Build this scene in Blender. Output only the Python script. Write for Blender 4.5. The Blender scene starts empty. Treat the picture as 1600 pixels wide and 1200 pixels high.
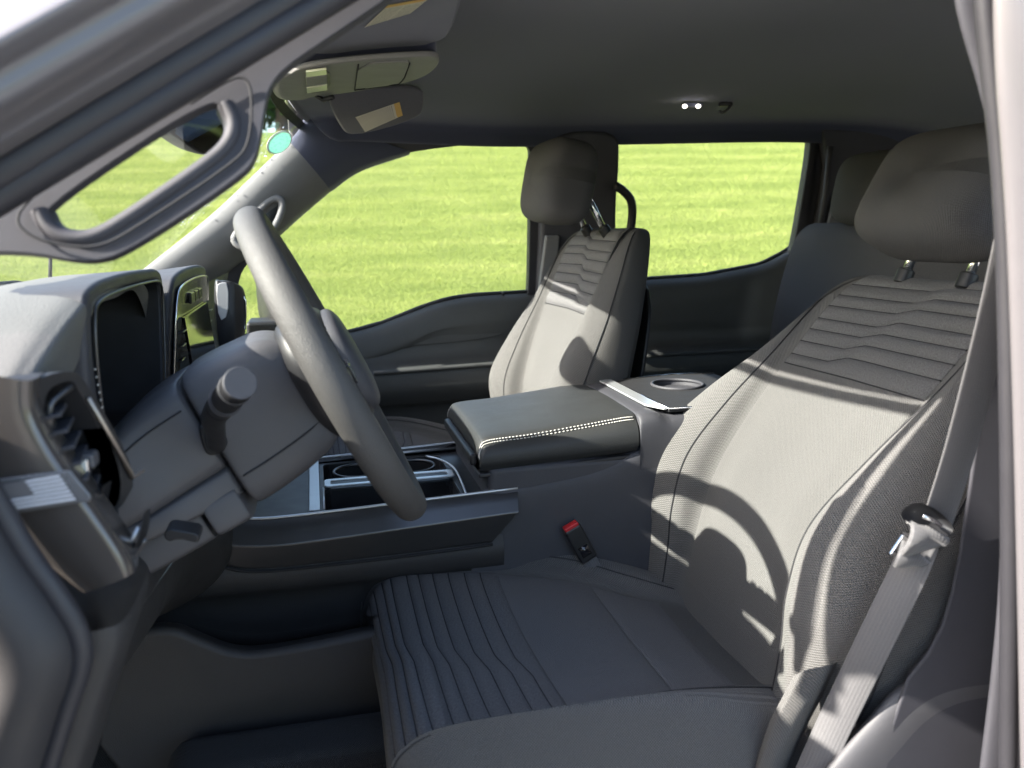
import bpy, bmesh, math, random
import numpy as np
from mathutils import Vector, Matrix

random.seed(7); rng = np.random.default_rng(7)
scn = bpy.context.scene
COL = scn.collection
R = math.radians

# ------------------------------------------------------------------ camera
# truck axes: x to the rear, y to the passenger side, z up, z = 0 on the ground
CAM = np.array([-.009, -1.41, 1.448]); YAW, PITCH, ROLL, FOC = R(12.62), R(10.207), R(-1.278), 1360.0
_F = np.array([math.sin(YAW)*math.cos(PITCH), math.cos(YAW)*math.cos(PITCH), -math.sin(PITCH)])
_R0 = np.array([math.cos(YAW), -math.sin(YAW), 0.]); _U0 = np.cross(_R0, _F)
_Rt = _R0*math.cos(ROLL) + _U0*math.sin(ROLL); _Up = np.cross(_Rt, _F)
cd = bpy.data.cameras.new('camera'); cam = bpy.data.objects.new('camera', cd); COL.objects.link(cam)
cd.sensor_width = 36; cd.lens = FOC/1600*36; cd.clip_start = .02; cd.clip_end = 500
m = Matrix.Identity(4)
for i in range(3):
    m[i][0], m[i][1], m[i][2], m[i][3] = _Rt[i], _Up[i], -_F[i], CAM[i]
cam.matrix_world = m
scn.camera = cam
cd.dof.use_dof = True; cd.dof.focus_distance = 1.35; cd.dof.aperture_fstop = 5.6

# ------------------------------------------------------------------ light
SUN = np.array([.645, .085, -.4225]); SUN /= np.linalg.norm(SUN)          # the way the light travels
w = bpy.data.worlds.new('World'); scn.world = w; w.use_nodes = True
nt = w.node_tree; nt.nodes.clear()
sky = nt.nodes.new('ShaderNodeTexSky'); sky.sky_type = 'NISHITA'; sky.sun_disc = False
sky.sun_elevation = math.asin(-SUN[2]); sky.sun_rotation = math.atan2(-SUN[0], -SUN[1])
sky.dust_density = 2.0; sky.air_density = 1.0
bg = nt.nodes.new('ShaderNodeBackground'); bg.inputs[1].default_value = .15
wo = nt.nodes.new('ShaderNodeOutputWorld')
nt.links.new(sky.outputs[0], bg.inputs[0]); nt.links.new(bg.outputs[0], wo.inputs[0])
sl = bpy.data.lights.new('sun', 'SUN'); sl.energy = 5; sl.angle = R(.55); sl.color = (1, .95, .86)
so = bpy.data.objects.new('sun', sl); COL.objects.link(so)
so.rotation_euler = Vector(SUN).to_track_quat('-Z', 'Y').to_euler(); so.location = (-6, -3, 8)
scn.view_settings.view_transform = 'Standard'; scn.view_settings.look = 'None'
scn.view_settings.gamma = 1; scn.view_settings.use_curve_mapping = False
scn.view_settings.exposure = 1.98
scn.render.engine = 'CYCLES'
scn.cycles.max_bounces = 8; scn.cycles.transparent_max_bounces = 12
scn.cycles.caustics_reflective = False; scn.cycles.caustics_refractive = False

# ------------------------------------------------------------------ helpers
def at(px, py, x=None, y=None, z=None):
    """the point of the truck seen at that spot of the photograph, on a given plane of the truck"""
    d = _F + _Rt*(px-800)/FOC - _Up*(py-600)/FOC
    if x is not None: t = (x-CAM[0])/d[0]
    elif y is not None: t = (y-CAM[1])/d[1]
    else: t = (z-CAM[2])/d[2]
    return CAM + d*t
def ray_plane(px, py, P0, N):
    d = _F + _Rt*(px-800)/FOC - _Up*(py-600)/FOC
    P0 = np.array(P0); N = np.array(N)
    return CAM + d*(((P0-CAM)@N)/(d@N))
def unit(v):
    v = np.array(v, float); return v/np.linalg.norm(v)

def empty(name, loc, label, cat, group=None):
    o = bpy.data.objects.new(name, None); COL.objects.link(o); o.location = loc
    o.empty_display_size = .05; o['label'] = label; o['category'] = cat
    if group: o['group'] = group
    return o
def tag(o, label=None, cat=None, group=None, kind=None):
    if label: o['label'] = label
    if cat: o['category'] = cat
    if group: o['group'] = group
    if kind: o['kind'] = kind
    return o
def link(name, me, mat, parent=None, smooth=True):
    o = bpy.data.objects.new(name, me); COL.objects.link(o)
    if mat: me.materials.append(mat)
    if smooth and len(me.polygons):
        me.polygons.foreach_set('use_smooth', [True]*len(me.polygons))
    if parent is not None: setpar(o, parent)
    return o
def world_loc(o):
    p = Vector((0, 0, 0))
    while o is not None:
        p = p + o.location; o = o.parent
    return p
def setpar(o, parent):
    """geometry is written in truck coordinates; take the parent's place off"""
    off = world_loc(parent)
    o.parent = parent; o.location = -off
def pyd(name, verts, faces, mat, parent=None, smooth=True, uvs=None):
    me = bpy.data.meshes.new(name)
    me.from_pydata([tuple(map(float, v)) for v in verts], [], [tuple(f) for f in faces]); me.update()
    if uvs is not None:
        uv = me.uv_layers.new(name='UVMap')
        li = np.zeros(len(me.loops), np.int32); me.loops.foreach_get('vertex_index', li)
        uv.data.foreach_set('uv', np.asarray(uvs, float)[li].ravel())
    return link(name, me, mat, parent, smooth)
def bevel(o, wdt, seg=3, ang=35):
    b = o.modifiers.new('bevel', 'BEVEL'); b.width = wdt; b.segments = seg; b.limit_method = 'ANGLE'
    b.angle_limit = R(ang); b.harden_normals = True
    return o
def recalc(o):
    bm = bmesh.new(); bm.from_mesh(o.data); bmesh.ops.recalc_face_normals(bm, faces=bm.faces); bm.to_mesh(o.data); bm.free()
    return o
def solid(o, t, off=1):
    s = o.modifiers.new('solid', 'SOLIDIFY'); s.thickness = t; s.offset = off; return o

def cr(P, n, closed=False):
    """Catmull-Rom through the rows of P, n samples"""
    P = np.asarray(P, float); k = len(P)
    if closed: Q = np.concatenate([P[-1:], P, P[:2]]); segs = k
    else: Q = np.concatenate([2*P[:1]-P[1:2], P, 2*P[-1:]-P[-2:-1]]); segs = k-1
    t = np.linspace(0, segs, n, endpoint=not closed); i = np.minimum(t.astype(int), segs-1); f = t-i
    sh = (-1,)+(1,)*(P.ndim-1); f = f.reshape(sh)
    a, b, c, d = Q[i], Q[i+1], Q[i+2], Q[i+3]
    return .5*((2*b)+(c-a)*f+(2*a-5*b+4*c-d)*f**2+(3*b-a-3*c+d)*f**3)
def chaikin(P, it=2, closed=True):
    P = np.asarray(P, float)
    for _ in range(it):
        N = np.roll(P, -1, 0) if closed else P[1:]
        A = P if closed else P[:-1]
        Q = np.empty((2*len(A), P.shape[1])); Q[0::2] = .75*A+.25*N; Q[1::2] = .25*A+.75*N
        if not closed: Q = np.concatenate([P[:1], Q, P[-1:]])
        P = Q
    return P
def grid(name, G, mat, parent=None, closed_v=False, caps=False, uvscale=1.0, smooth=True):
    """G[nu,nv,3] to a quad mesh with UVs in metres"""
    G = np.asarray(G, float); nu, nv = G.shape[:2]
    faces = []
    for i in range(nu-1):
        for j in range(nv if closed_v else nv-1):
            j2 = (j+1) % nv
            faces.append((i*nv+j, i*nv+j2, (i+1)*nv+j2, (i+1)*nv+j))
    if caps:
        faces.append(tuple(range(nv))[::-1]); faces.append(tuple((nu-1)*nv+j for j in range(nv)))
    du = np.concatenate([[0], np.cumsum(np.linalg.norm(np.diff(G[:, nv//2], axis=0), axis=1))])
    dv = np.concatenate([[0], np.cumsum(np.linalg.norm(np.diff(G[nu//2], axis=0), axis=1))])
    uv = np.stack(np.meshgrid(dv, du), -1).reshape(-1, 2)*uvscale
    return pyd(name, G.reshape(-1, 3), faces, mat, parent, smooth, uv)
def loft(name, rows, mat, parent=None, nu=40, nv=48, closed_v=False, caps=False):
    rows = np.asarray(rows, float)
    G = cr(rows, nu); G = np.swapaxes(cr(np.swapaxes(G, 0, 1), nv, closed_v), 0, 1)
    o = grid(name, G, mat, parent, closed_v, caps)
    return recalc(o) if caps else o
def frames(path, closed=False, up=(0, 0, 1)):
    P = np.asarray(path, float)
    T = (np.roll(P, -1, 0)-np.roll(P, 1, 0)) if closed else np.gradient(P, axis=0)
    T /= np.linalg.norm(T, axis=1)[:, None]
    A = np.cross(T, np.array(up, float)[None]); A /= np.maximum(np.linalg.norm(A, axis=1), 1e-6)[:, None]
    B = np.cross(A, T); return P, T, A, B
def tube(name, path, r, mat, parent=None, closed=False, n=10, smoothn=0, up=(0, 0, 1), ry=None, caps=True):
    P = np.asarray(path, float)
    if smoothn: P = cr(P, smoothn, closed)
    P, T, A, B = frames(P, closed, up)
    rr = np.interp(np.linspace(0, 1, len(P)), np.linspace(0, 1, len(r)), r) if np.ndim(r) else np.full(len(P), float(r))
    ryy = rr if ry is None else np.full(len(P), ry)
    a = np.linspace(0, 2*math.pi, n, endpoint=False)
    G = P[:, None]+A[:, None]*(np.cos(a)[None, :, None]*rr[:, None, None])+B[:, None]*(np.sin(a)[None, :, None]*ryy[:, None, None])
    if closed: G = np.concatenate([G, G[:1]])
    o = grid(name, G, mat, parent, closed_v=True, caps=caps and not closed)
    return recalc(o)
def sweep(name, sec, path, mat, parent=None, up=(0, 0, 1), closed_sec=True, caps=True):
    """sec: 2D points (a along side, b along up) swept along a path"""
    P, T, A, B = frames(path, False, up); sec = np.asarray(sec, float)
    G = P[:, None]+A[:, None]*sec[None, :, :1]+B[:, None]*sec[None, :, 1:2]
    o = grid(name, G, mat, parent, closed_v=closed_sec, caps=caps and closed_sec)
    return recalc(o)
def strip(name, path, width_dir, wdt, thick, mat, parent=None, nrm=None):
    """flat webbing: path, a width direction for each point, thickness"""
    P = np.asarray(path, float); W = np.asarray(width_dir, float)
    if W.ndim == 1: W = np.repeat(W[None], len(P), 0)
    T = np.gradient(P, axis=0); T /= np.linalg.norm(T, axis=1)[:, None]
    W = W-T*(W*T).sum(1)[:, None]; W /= np.linalg.norm(W, axis=1)[:, None]
    N = np.cross(T, W); h = wdt/2; t = thick/2
    sec = [(-h, -t*.4), (-h*.97, -t), (0, -t), (h*.97, -t), (h, -t*.4), (h, t*.4), (h*.97, t), (0, t), (-h*.97, t), (-h, t*.4)]
    G = np.stack([P+W*a+N*b for a, b in sec], 1)
    o = grid(name, G, mat, parent, closed_v=True, caps=True); return recalc(o)
def plate(name, outline, thick, mat, parent=None, holes=(), bev=.004, seg=3, smooth=True):
    """outline: 3D points about on a plane; extruded by the vector thick; holes: lists of 3D points"""
    bm = bmesh.new(); edges = []; loops = []
    for L in [outline, *holes]:
        vs = [bm.verts.new(tuple(map(float, p))) for p in L]; loops.append(vs)
        for i in range(len(vs)): edges.append(bm.edges.new((vs[i], vs[(i+1) % len(vs)])))
    if holes:
        bmesh.ops.triangle_fill(bm, use_beauty=True, use_dissolve=False, edges=edges)
    else:
        bm.faces.new(loops[0])
    r = bmesh.ops.extrude_face_region(bm, geom=list(bm.faces))
    vs = [g for g in r['geom'] if isinstance(g, bmesh.types.BMVert)]
    bmesh.ops.translate(bm, vec=tuple(map(float, thick)), verts=vs)
    bmesh.ops.recalc_face_normals(bm, faces=bm.faces)
    me = bpy.data.meshes.new(name); bm.to_mesh(me); bm.free()
    o = link(name, me, mat, parent, smooth)
    if bev: bevel(o, bev, seg)
    return o
def box(name, c, size, mat, parent=None, bev=.003, axes=None, seg=3):
    """axes: three directions of the box edges"""
    c = np.array(c, float); s = np.array(size, float)/2
    ax = np.eye(3) if axes is None else np.array([unit(a) for a in axes])
    vs = [c+ax[0]*s[0]*i+ax[1]*s[1]*j+ax[2]*s[2]*k for i in (-1, 1) for j in (-1, 1) for k in (-1, 1)]
    fs = [(0, 1, 3, 2), (4, 6, 7, 5), (0, 4, 5, 1), (2, 3, 7, 6), (0, 2, 6, 4), (1, 5, 7, 3)]
    o = pyd(name, vs, fs, mat, parent)
    recalc(o)
    if bev: bevel(o, bev, seg)
    return o
def blob(name, c, axes, size, mat, parent=None, e=(.5, .5), n=40):
    """superellipsoid: rounded cushion"""
    ax = np.array([unit(a) for a in axes]); s = np.array(size, float)/2
    u = np.linspace(-math.pi/2, math.pi/2, n//2+1); v = np.linspace(-math.pi, math.pi, n, endpoint=False)
    f = lambda t, p: np.sign(t)*np.abs(t)**p
    U, Vv = np.meshgrid(u, v, indexing='ij')
    X = f(np.cos(U), e[0])*f(np.cos(Vv), e[1]); Y = f(np.cos(U), e[0])*f(np.sin(Vv), e[1]); Z = f(np.sin(U), e[0])
    G = np.array(c)+X[..., None]*ax[0]*s[0]+Y[..., None]*ax[1]*s[1]+Z[..., None]*ax[2]*s[2]
    o = grid(name, G, mat, parent, closed_v=True)
    return recalc(o)
def cyl(name, p0, p1, r, mat, parent=None, n=32, bev=.002, r2=None):
    p0 = np.array(p0, float); p1 = np.array(p1, float); t = unit(p1-p0)
    a = unit(np.cross(t, (0, 0, 1) if abs(t[2]) < .9 else (1, 0, 0))); b = np.cross(t, a)
    r2 = r if r2 is None else r2; ang = np.linspace(0, 2*math.pi, n, endpoint=False)
    c1 = [p0+r*(a*math.cos(q)+b*math.sin(q)) for q in ang]; c2 = [p1+r2*(a*math.cos(q)+b*math.sin(q)) for q in ang]
    fs = [(i, (i+1) % n, n+(i+1) % n, n+i) for i in range(n)]+[tuple(range(n))[::-1], tuple(range(n, 2*n))]
    o = pyd(name, c1+c2, fs, mat, parent); recalc(o)
    if bev: bevel(o, bev, 2, 50)
    return o
class Surf:
    """smooth surface through control rows; patches and seams are laid on it"""
    def __init__(s, rows, nu=120, nv=120):
        rows = np.asarray(rows, float)
        G = cr(rows, nu); s.G = np.swapaxes(cr(np.swapaxes(G, 0, 1), nv), 0, 1)
        du = np.gradient(s.G, axis=0); dv = np.gradient(s.G, axis=1)
        N = np.cross(du, dv); N /= np.maximum(np.linalg.norm(N, axis=2), 1e-9)[..., None]; s.N = N
    def ev(s, u, v, h=0.):
        nu, nv = s.G.shape[:2]
        u = np.clip(np.asarray(u, float), 0, 1)*(nu-1); v = np.clip(np.asarray(v, float), 0, 1)*(nv-1)
        i = np.minimum(u.astype(int), nu-2); j = np.minimum(v.astype(int), nv-2); a = (u-i)[..., None]; b = (v-j)[..., None]
        L = lambda A: (A[i, j]*(1-a)*(1-b)+A[i+1, j]*a*(1-b)+A[i, j+1]*(1-a)*b+A[i+1, j+1]*a*b)
        return L(s.G)+L(s.N)*np.asarray(h)[..., None]

# ------------------------------------------------------------------ materials
class NB:
    def __init__(s, name):
        s.m = bpy.data.materials.new(name); s.m.use_nodes = True; s.t = s.m.node_tree; s.t.nodes.clear()
        s.out = s.n('ShaderNodeOutputMaterial')
    def n(s, typ, **k):
        nd = s.t.nodes.new(typ)
        for a, b in k.items(): setattr(nd, a, b)
        return nd
    def l(s, a, b): s.t.links.new(a, b)
    def math(s, op, a, b=None, c=None):
        nd = s.n('ShaderNodeMath', operation=op)
        for i, q in enumerate((a, b, c)):
            if q is None: continue
            if isinstance(q, (int, float)): nd.inputs[i].default_value = q
            else: s.l(q, nd.inputs[i])
        return nd.outputs[0]
    def noise(s, co, scale, detail=3, rough=.6, dim='3D'):
        nd = s.n('ShaderNodeTexNoise'); nd.inputs['Scale'].default_value = scale; nd.inputs['Detail'].default_value = detail
        nd.inputs['Roughness'].default_value = rough
        if co is not None: s.l(co, nd.inputs['Vector'])
        return nd.outputs[0]
    def ramp(s, fac, stops):
        nd = s.n('ShaderNodeValToRGB'); e = nd.color_ramp.elements
        while len(e) < len(stops): e.new(.5)
        for q, (p, c) in zip(e, stops): q.position = p; q.color = (*c, 1) if len(c) == 3 else c
        s.l(fac, nd.inputs[0]); return nd.outputs[0]
    def mix(s, fac, a, b):
        nd = s.n('ShaderNodeMix', data_type='RGBA')
        for sock, q in ((nd.inputs[0], fac), (nd.inputs[6], a), (nd.inputs[7], b)):
            if isinstance(q, (int, float)): sock.default_value = q
            elif isinstance(q, tuple): sock.default_value = (*q, 1)
            else: s.l(q, sock)
        return nd.outputs[2]
    def bump(s, h, strength, dist):
        nd = s.n('ShaderNodeBump'); nd.inputs['Strength'].default_value = strength; nd.inputs['Distance'].default_value = dist
        s.l(h, nd.inputs['Height']); return nd.outputs[0]
def co(nb, kind='Object'): return nb.n('ShaderNodeTexCoord').outputs[kind]
def sc(c, f): return tuple(min(1, x*f) for x in c)

def plastic(name, c, rough=.55, grain=1400, gs=.25, dist=.0004, var=.12, metal=0, coat=0, spec=.5, dust=0):
    b = NB(name); C = co(b); p = b.n('ShaderNodeBsdfPrincipled')
    n1 = b.noise(C, 14, 4); col = b.mix(n1, sc(c, 1-var), sc(c, 1+var))
    if dust:
        n2 = b.noise(C, 55, 5, .7); col = b.mix(b.math('MULTIPLY', b.math('GREATER_THAN', n2, .66), dust), col, (.3, .29, .27))
    b.l(col, p.inputs['Base Color'])
    r = b.math('MULTIPLY_ADD', b.noise(C, 30, 4), .22, rough-.11); b.l(r, p.inputs['Roughness'])
    p.inputs['Metallic'].default_value = metal; p.inputs['Coat Weight'].default_value = coat
    p.inputs['Coat Roughness'].default_value = .08; p.inputs['Specular IOR Level'].default_value = spec
    if gs:
        v = b.n('ShaderNodeTexVoronoi'); v.inputs['Scale'].default_value = grain; b.l(C, v.inputs['Vector'])
        b.l(b.bump(v.outputs['Distance'], gs, dist), p.inputs['Normal'])
    b.l(p.outputs[0], b.out.inputs[0]); return b.m

def fabric(name, c, pitch=.0021, mott=.25, bs=.6, sheen=.25, coord='UV', contrast=.35, slub=0):
    """woven cloth: threads cross at a pitch in metres"""
    b = NB(name); C = co(b, coord); p = b.n('ShaderNodeBsdfPrincipled')
    wv = b.noise(C, 60, 2); sx = b.n('ShaderNodeSeparateXYZ'); b.l(C, sx.inputs[0]); k = 2*math.pi/pitch
    u = b.math('MULTIPLY_ADD', wv, 1.2, b.math('MULTIPLY', sx.outputs[0], k)); v = b.math('MULTIPLY_ADD', wv, 1.2, b.math('MULTIPLY', sx.outputs[1], k))
    w1 = b.math('SINE', u); w2 = b.math('SINE', v); w = b.math('MULTIPLY', w1, w2)
    h = b.math('MULTIPLY_ADD', w, .5, .5)
    n1 = b.noise(C, 400, 3, .75); n2 = b.noise(C, 9, 3)
    f = b.math('ADD', b.math('MULTIPLY', h, contrast), b.math('MULTIPLY', n1, 1-contrast))
    f = b.math('MULTIPLY_ADD', f, 2.2, -.6); f = b.math('MINIMUM', b.math('MAXIMUM', f, 0.), 1.)
    col = b.mix(f, sc(c, 1-mott), sc(c, 1+mott)); col = b.mix(b.math('MULTIPLY', n2, .35), col, sc(c, .8))
    if slub:
        n3 = b.noise(C, 620, 2, .8); col = b.mix(b.math('MULTIPLY', b.math('GREATER_THAN', n3, .57), slub), col, sc(c, 2.4))
    b.l(col, p.inputs['Base Color']); p.inputs['Roughness'].default_value = .95
    p.inputs['Sheen Weight'].default_value = sheen; p.inputs['Sheen Roughness'].default_value = .5; p.inputs['Specular IOR Level'].default_value = .15
    hh = b.math('ADD', h, b.math('MULTIPLY', n1, .6))
    b.l(b.bump(hh, bs, .0022), p.inputs['Normal']); b.l(p.outputs[0], b.out.inputs[0]); return b.m

def simple(name, c, rough=.5, metal=0, coat=0, emit=None, es=1):
    b = NB(name); p = b.n('ShaderNodeBsdfPrincipled'); C = co(b)
    n1 = b.noise(C, 40, 3); b.l(b.mix(n1, sc(c, .9), sc(c, 1.08)), p.inputs['Base Color'])
    b.l(b.math('MULTIPLY_ADD', b.noise(C, 25, 4), .12, rough-.05), p.inputs['Roughness'])
    p.inputs['Metallic'].default_value = metal; p.inputs['Coat Weight'].default_value = coat
    if emit: p.inputs['Emission Color'].default_value = (*emit, 1); p.inputs['Emission Strength'].default_value = es
    b.l(p.outputs[0], b.out.inputs[0]); return b.m
def glass(name, tint=(1, 1, 1), spec=.6):
    b = NB(name); t = b.n('ShaderNodeBsdfTransparent'); t.inputs[0].default_value = (*tint, 1)
    g = b.n('ShaderNodeBsdfGlossy'); g.inputs['Roughness'].default_value = .01
    f = b.n('ShaderNodeFresnel'); f.inputs[0].default_value = 1.35; mx = b.n('ShaderNodeMixShader')
    b.l(b.math('MULTIPLY', f.outputs[0], spec), mx.inputs[0]); b.l(t.outputs[0], mx.inputs[1]); b.l(g.outputs[0], mx.inputs[2])
    b.l(mx.outputs[0], b.out.inputs[0]); return b.m

M = {}
M['headliner'] = fabric('headliner_cloth', (.068, .074, .112), .0016, .12, .3, .3, 'UV', .2)
M['trim'] = plastic('pillar_trim', (.046, .045, .054), .62, 1500, .3)
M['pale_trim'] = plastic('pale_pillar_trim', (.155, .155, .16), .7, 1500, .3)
M['handle'] = plastic('handle_trim', (.090, .088, .096), .6, 1500, .3)
M['hinge'] = plastic('hinge_post_trim', (.034, .032, .034), .55, 1300, .3)
M['dash'] = plastic('dash_grain', (.050, .050, .058), .55, 1100, .45, .0006)
M['lower'] = plastic('lower_dash', (.034, .032, .032), .55, 1100, .4, .0006)
M['shroud'] = plastic('column_plastic', (.082, .080, .086), .5, 1600, .35, .0005)
M['black'] = plastic('black_plastic', (.018, .018, .020), .45, 1600, .2, .0004)
M['matte_black'] = plastic('matte_black', (.012, .012, .014), .75, 1600, .2, .0004)
M['gloss'] = plastic('piano_black', (.012, .012, .016), .12, 0, 0, coat=.6, var=.05)
M['deck'] = plastic('deck_black', (.016, .016, .018), .42, 1500, .15, .0003)
M['satin'] = plastic('satin_trim', (.10, .098, .10), .33, 0, 0, metal=.75, var=.06)
M['endcap'] = plastic('gloss_end_panel', (.095, .083, .076), .22, 0, 0, metal=.35, var=.05, coat=.4)
M['overhead'] = plastic('overhead_grey', (.21, .205, .20), .6, 1500, .25)
M['silver'] = simple('silver_paint', (.62, .64, .66), .3, .6)
M['lever'] = simple('lever_silver', (.38, .38, .39), .4, .3)
M['copper'] = simple('warm_satin', (.42, .36, .31), .4, .8)
M['chrome'] = simple('chrome', (.85, .85, .86), .12, 1)
M['dark_mirror'] = simple('dimmed_mirror', (.16, .17, .18), .05, 1)
M['rubber'] = plastic('seal_rubber', (.028, .027, .032), .5, 900, .25, .0005)
M['door'] = plastic('door_grain', (.055, .058, .058), .5, 1000, .4, .0006)
M['carpet'] = fabric('carpet', (.020, .019, .021), .003, .5, 1.0, .2, 'Object')
M['seat'] = fabric('seat_cloth', (.128, .124, .120), .0030, .50, 1.0, .15, 'UV', .6)
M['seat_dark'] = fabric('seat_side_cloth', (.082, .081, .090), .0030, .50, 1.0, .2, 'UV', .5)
M['seat_mid'] = fabric('seat_panel_cloth', (.150, .146, .150), .0030, .40, 1.0, .15, 'UV', .6)
M['rib'] = fabric('quilted_cloth', (.165, .161, .166), .0022, .6, 1.0, .15, 'UV', .2, slub=.30)
M['seam'] = simple('seam_thread', (.022, .022, .025), .8)
M['stitch'] = simple('pale_stitch', (.62, .60, .55), .7)
M['red'] = simple('red_button', (.55, .02, .025), .4)
M['label'] = None
M['skyglass'] = glass('window_glass', (.93, .95, .93), .5)
M['windshield'] = glass('windshield_glass', (.92, .95, .93), .35)
M['paint'] = plastic('white_truck_paint', (.13, .121, .127), .36, 0, 0, coat=.5, var=.03)
M['drop'] = None

def leather(name, c, gs=.35, gd=.0006, rgh=.36):
    b = NB(name); C = co(b); p = b.n('ShaderNodeBsdfPrincipled')
    v = b.n('ShaderNodeTexVoronoi'); v.inputs['Scale'].default_value = 420; v.feature = 'DISTANCE_TO_EDGE'; b.l(C, v.inputs['Vector'])
    e = b.math('MINIMUM', b.math('MULTIPLY', v.outputs['Distance'], 6), 1)
    b.l(b.mix(b.noise(C, 12, 4), sc(c, .85), sc(c, 1.15)), p.inputs['Base Color'])
    b.l(b.math('MULTIPLY_ADD', b.noise(C, 18, 4), .18, rgh), p.inputs['Roughness'])
    b.l(b.bump(e, gs, gd), p.inputs['Normal']); b.l(p.outputs[0], b.out.inputs[0]); return b.m
M['leather'] = leather('black_leatherette', (.030, .031, .031))
M['rim'] = leather('wheel_rim_grain', (.060, .058, .057), .45, .0005, .48)

def padtop():
    """dash pad: grained skin with small raised diamonds"""
    b = NB('dash_pad_diamond'); C = co(b); p = b.n('ShaderNodeBsdfPrincipled'); s = b.n('ShaderNodeSeparateXYZ'); b.l(C, s.inputs[0])
    v = b.n('ShaderNodeTexVoronoi'); v.inputs['Scale'].default_value = 460; v.inputs['Randomness'].default_value = .6; b.l(C, v.inputs['Vector']); h = v.outputs['Distance']; n1 = b.noise(C, 900, 3)
    b.l(b.mix(b.noise(C, 20, 4), (.115, .112, .108), (.15, .147, .14)), p.inputs['Base Color']); p.inputs['Roughness'].default_value = .62
    b.l(b.bump(b.math('ADD', h, b.math('MULTIPLY', n1, .3)), .55, .0007), p.inputs['Normal']); b.l(p.outputs[0], b.out.inputs[0]); return b.m
M['pad'] = padtop()
def webbing():
    b = NB('belt_webbing'); C = co(b, 'UV'); p = b.n('ShaderNodeBsdfPrincipled'); s = b.n('ShaderNodeSeparateXYZ'); b.l(C, s.inputs[0])
    a = b.math('SINE', b.math('MULTIPLY', s.outputs[0], 2*math.pi/.0036)); d = b.math('SINE', b.math('MULTIPLY', s.outputs[1], 2*math.pi/.0022))
    h = b.math('MULTIPLY_ADD', a, .6, b.math('MULTIPLY', d, .4)); n = b.noise(C, 500, 2)
    b.l(b.mix(b.math('MULTIPLY_ADD', h, .3, n), (.075, .073, .076), (.125, .122, .126)), p.inputs['Base Color']); p.inputs['Roughness'].default_value = .7
    p.inputs['Sheen Weight'].default_value = .3
    b.l(b.bump(h, .4, .0003), p.inputs['Normal']); b.l(p.outputs[0], b.out.inputs[0]); return b.m
M['web'] = webbing()
def paper():
    """warning label: pale sheet, lines of print, an orange head band"""
    b = NB('warning_label'); C = co(b, 'UV'); p = b.n('ShaderNodeBsdfPrincipled'); s = b.n('ShaderNodeSeparateXYZ'); b.l(C, s.inputs[0])
    u, v = s.outputs[0], s.outputs[1]
    ln = b.math('GREATER_THAN', b.math('SINE', b.math('MULTIPLY', u, 150)), .1)
    gap = b.math('GREATER_THAN', b.math('FRACT', b.math('MULTIPLY', v, 2.05)), .1)
    word = b.math('GREATER_THAN', b.noise(C, 42, 2), .43)
    ink = b.math('MULTIPLY', b.math('MULTIPLY', ln, gap), b.math('MULTIPLY', word, b.math('LESS_THAN', u, .84)))
    c1 = b.mix(b.math('MULTIPLY', ink, .62), (.62, .58, .47), (.10, .09, .08))
    c2 = b.mix(b.math('GREATER_THAN', u, .87), c1, (.66, .42, .12))
    b.l(c2, p.inputs['Base Color']); p.inputs['Roughness'].default_value = .5; b.l(p.outputs[0], b.out.inputs[0]); return b.m
M['label'] = paper()
def drop():
    b = NB('rain_drop'); g = b.n('ShaderNodeBsdfGlass'); g.inputs['IOR'].default_value = 1.33; g.inputs['Roughness'].default_value = 0.02
    b.l(g.outputs[0], b.out.inputs[0]); return b.m
M['drop'] = drop()
def screen():
    b = NB('switched_off_screen'); p = b.n('ShaderNodeBsdfPrincipled'); p.inputs['Base Color'].default_value = (.004, .004, .006, 1)
    C = co(b); b.l(b.math('MULTIPLY_ADD', b.noise(C, 60, 4), .06, .03), p.inputs['Roughness']); p.inputs['Specular IOR Level'].default_value = .9
    b.l(p.outputs[0], b.out.inputs[0]); return b.m
M['screen'] = screen()

def lawn_mat():
    b = NB('mown_lawn'); C = co(b); p = b.n('ShaderNodeBsdfPrincipled'); s = b.n('ShaderNodeSeparateXYZ'); b.l(C, s.inputs[0])
    wob = b.noise(C, .6, 3); y = b.math('MULTIPLY_ADD', wob, .9, s.outputs[1])
    st = b.math('MULTIPLY_ADD', b.math('SINE', b.math('MULTIPLY', y, 2*math.pi/1.05)), .5, .5)
    mp = b.n('ShaderNodeMapping'); mp.inputs['Scale'].default_value = (.42, 2.0, 1); b.l(C, mp.inputs['Vector'])
    n1 = b.noise(mp.outputs[0], 2.3, 5, .65); n2 = b.noise(C, 26, 4, .7); n3 = b.noise(C, 90, 3, .7)
    f = b.math('ADD', b.math('MULTIPLY', st, .13), b.math('ADD', b.math('MULTIPLY', n1, .55), b.math('MULTIPLY', n2, .28)))
    col = b.ramp(f, [(.34, (.21, .26, .072)), (.52, (.28, .325, .095)), (.72, (.36, .37, .14))])
    col = b.mix(b.math('MULTIPLY', n3, .45), col, (.15, .20, .045))
    b.l(col, p.inputs['Base Color']); p.inputs['Roughness'].default_value = .9; p.inputs['Specular IOR Level'].default_value = .1
    b.l(b.bump(b.math('ADD', n2, n3), 1, .05), p.inputs['Normal']); b.l(p.outputs[0], b.out.inputs[0]); return b.m
M['lawn'] = lawn_mat()
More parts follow.
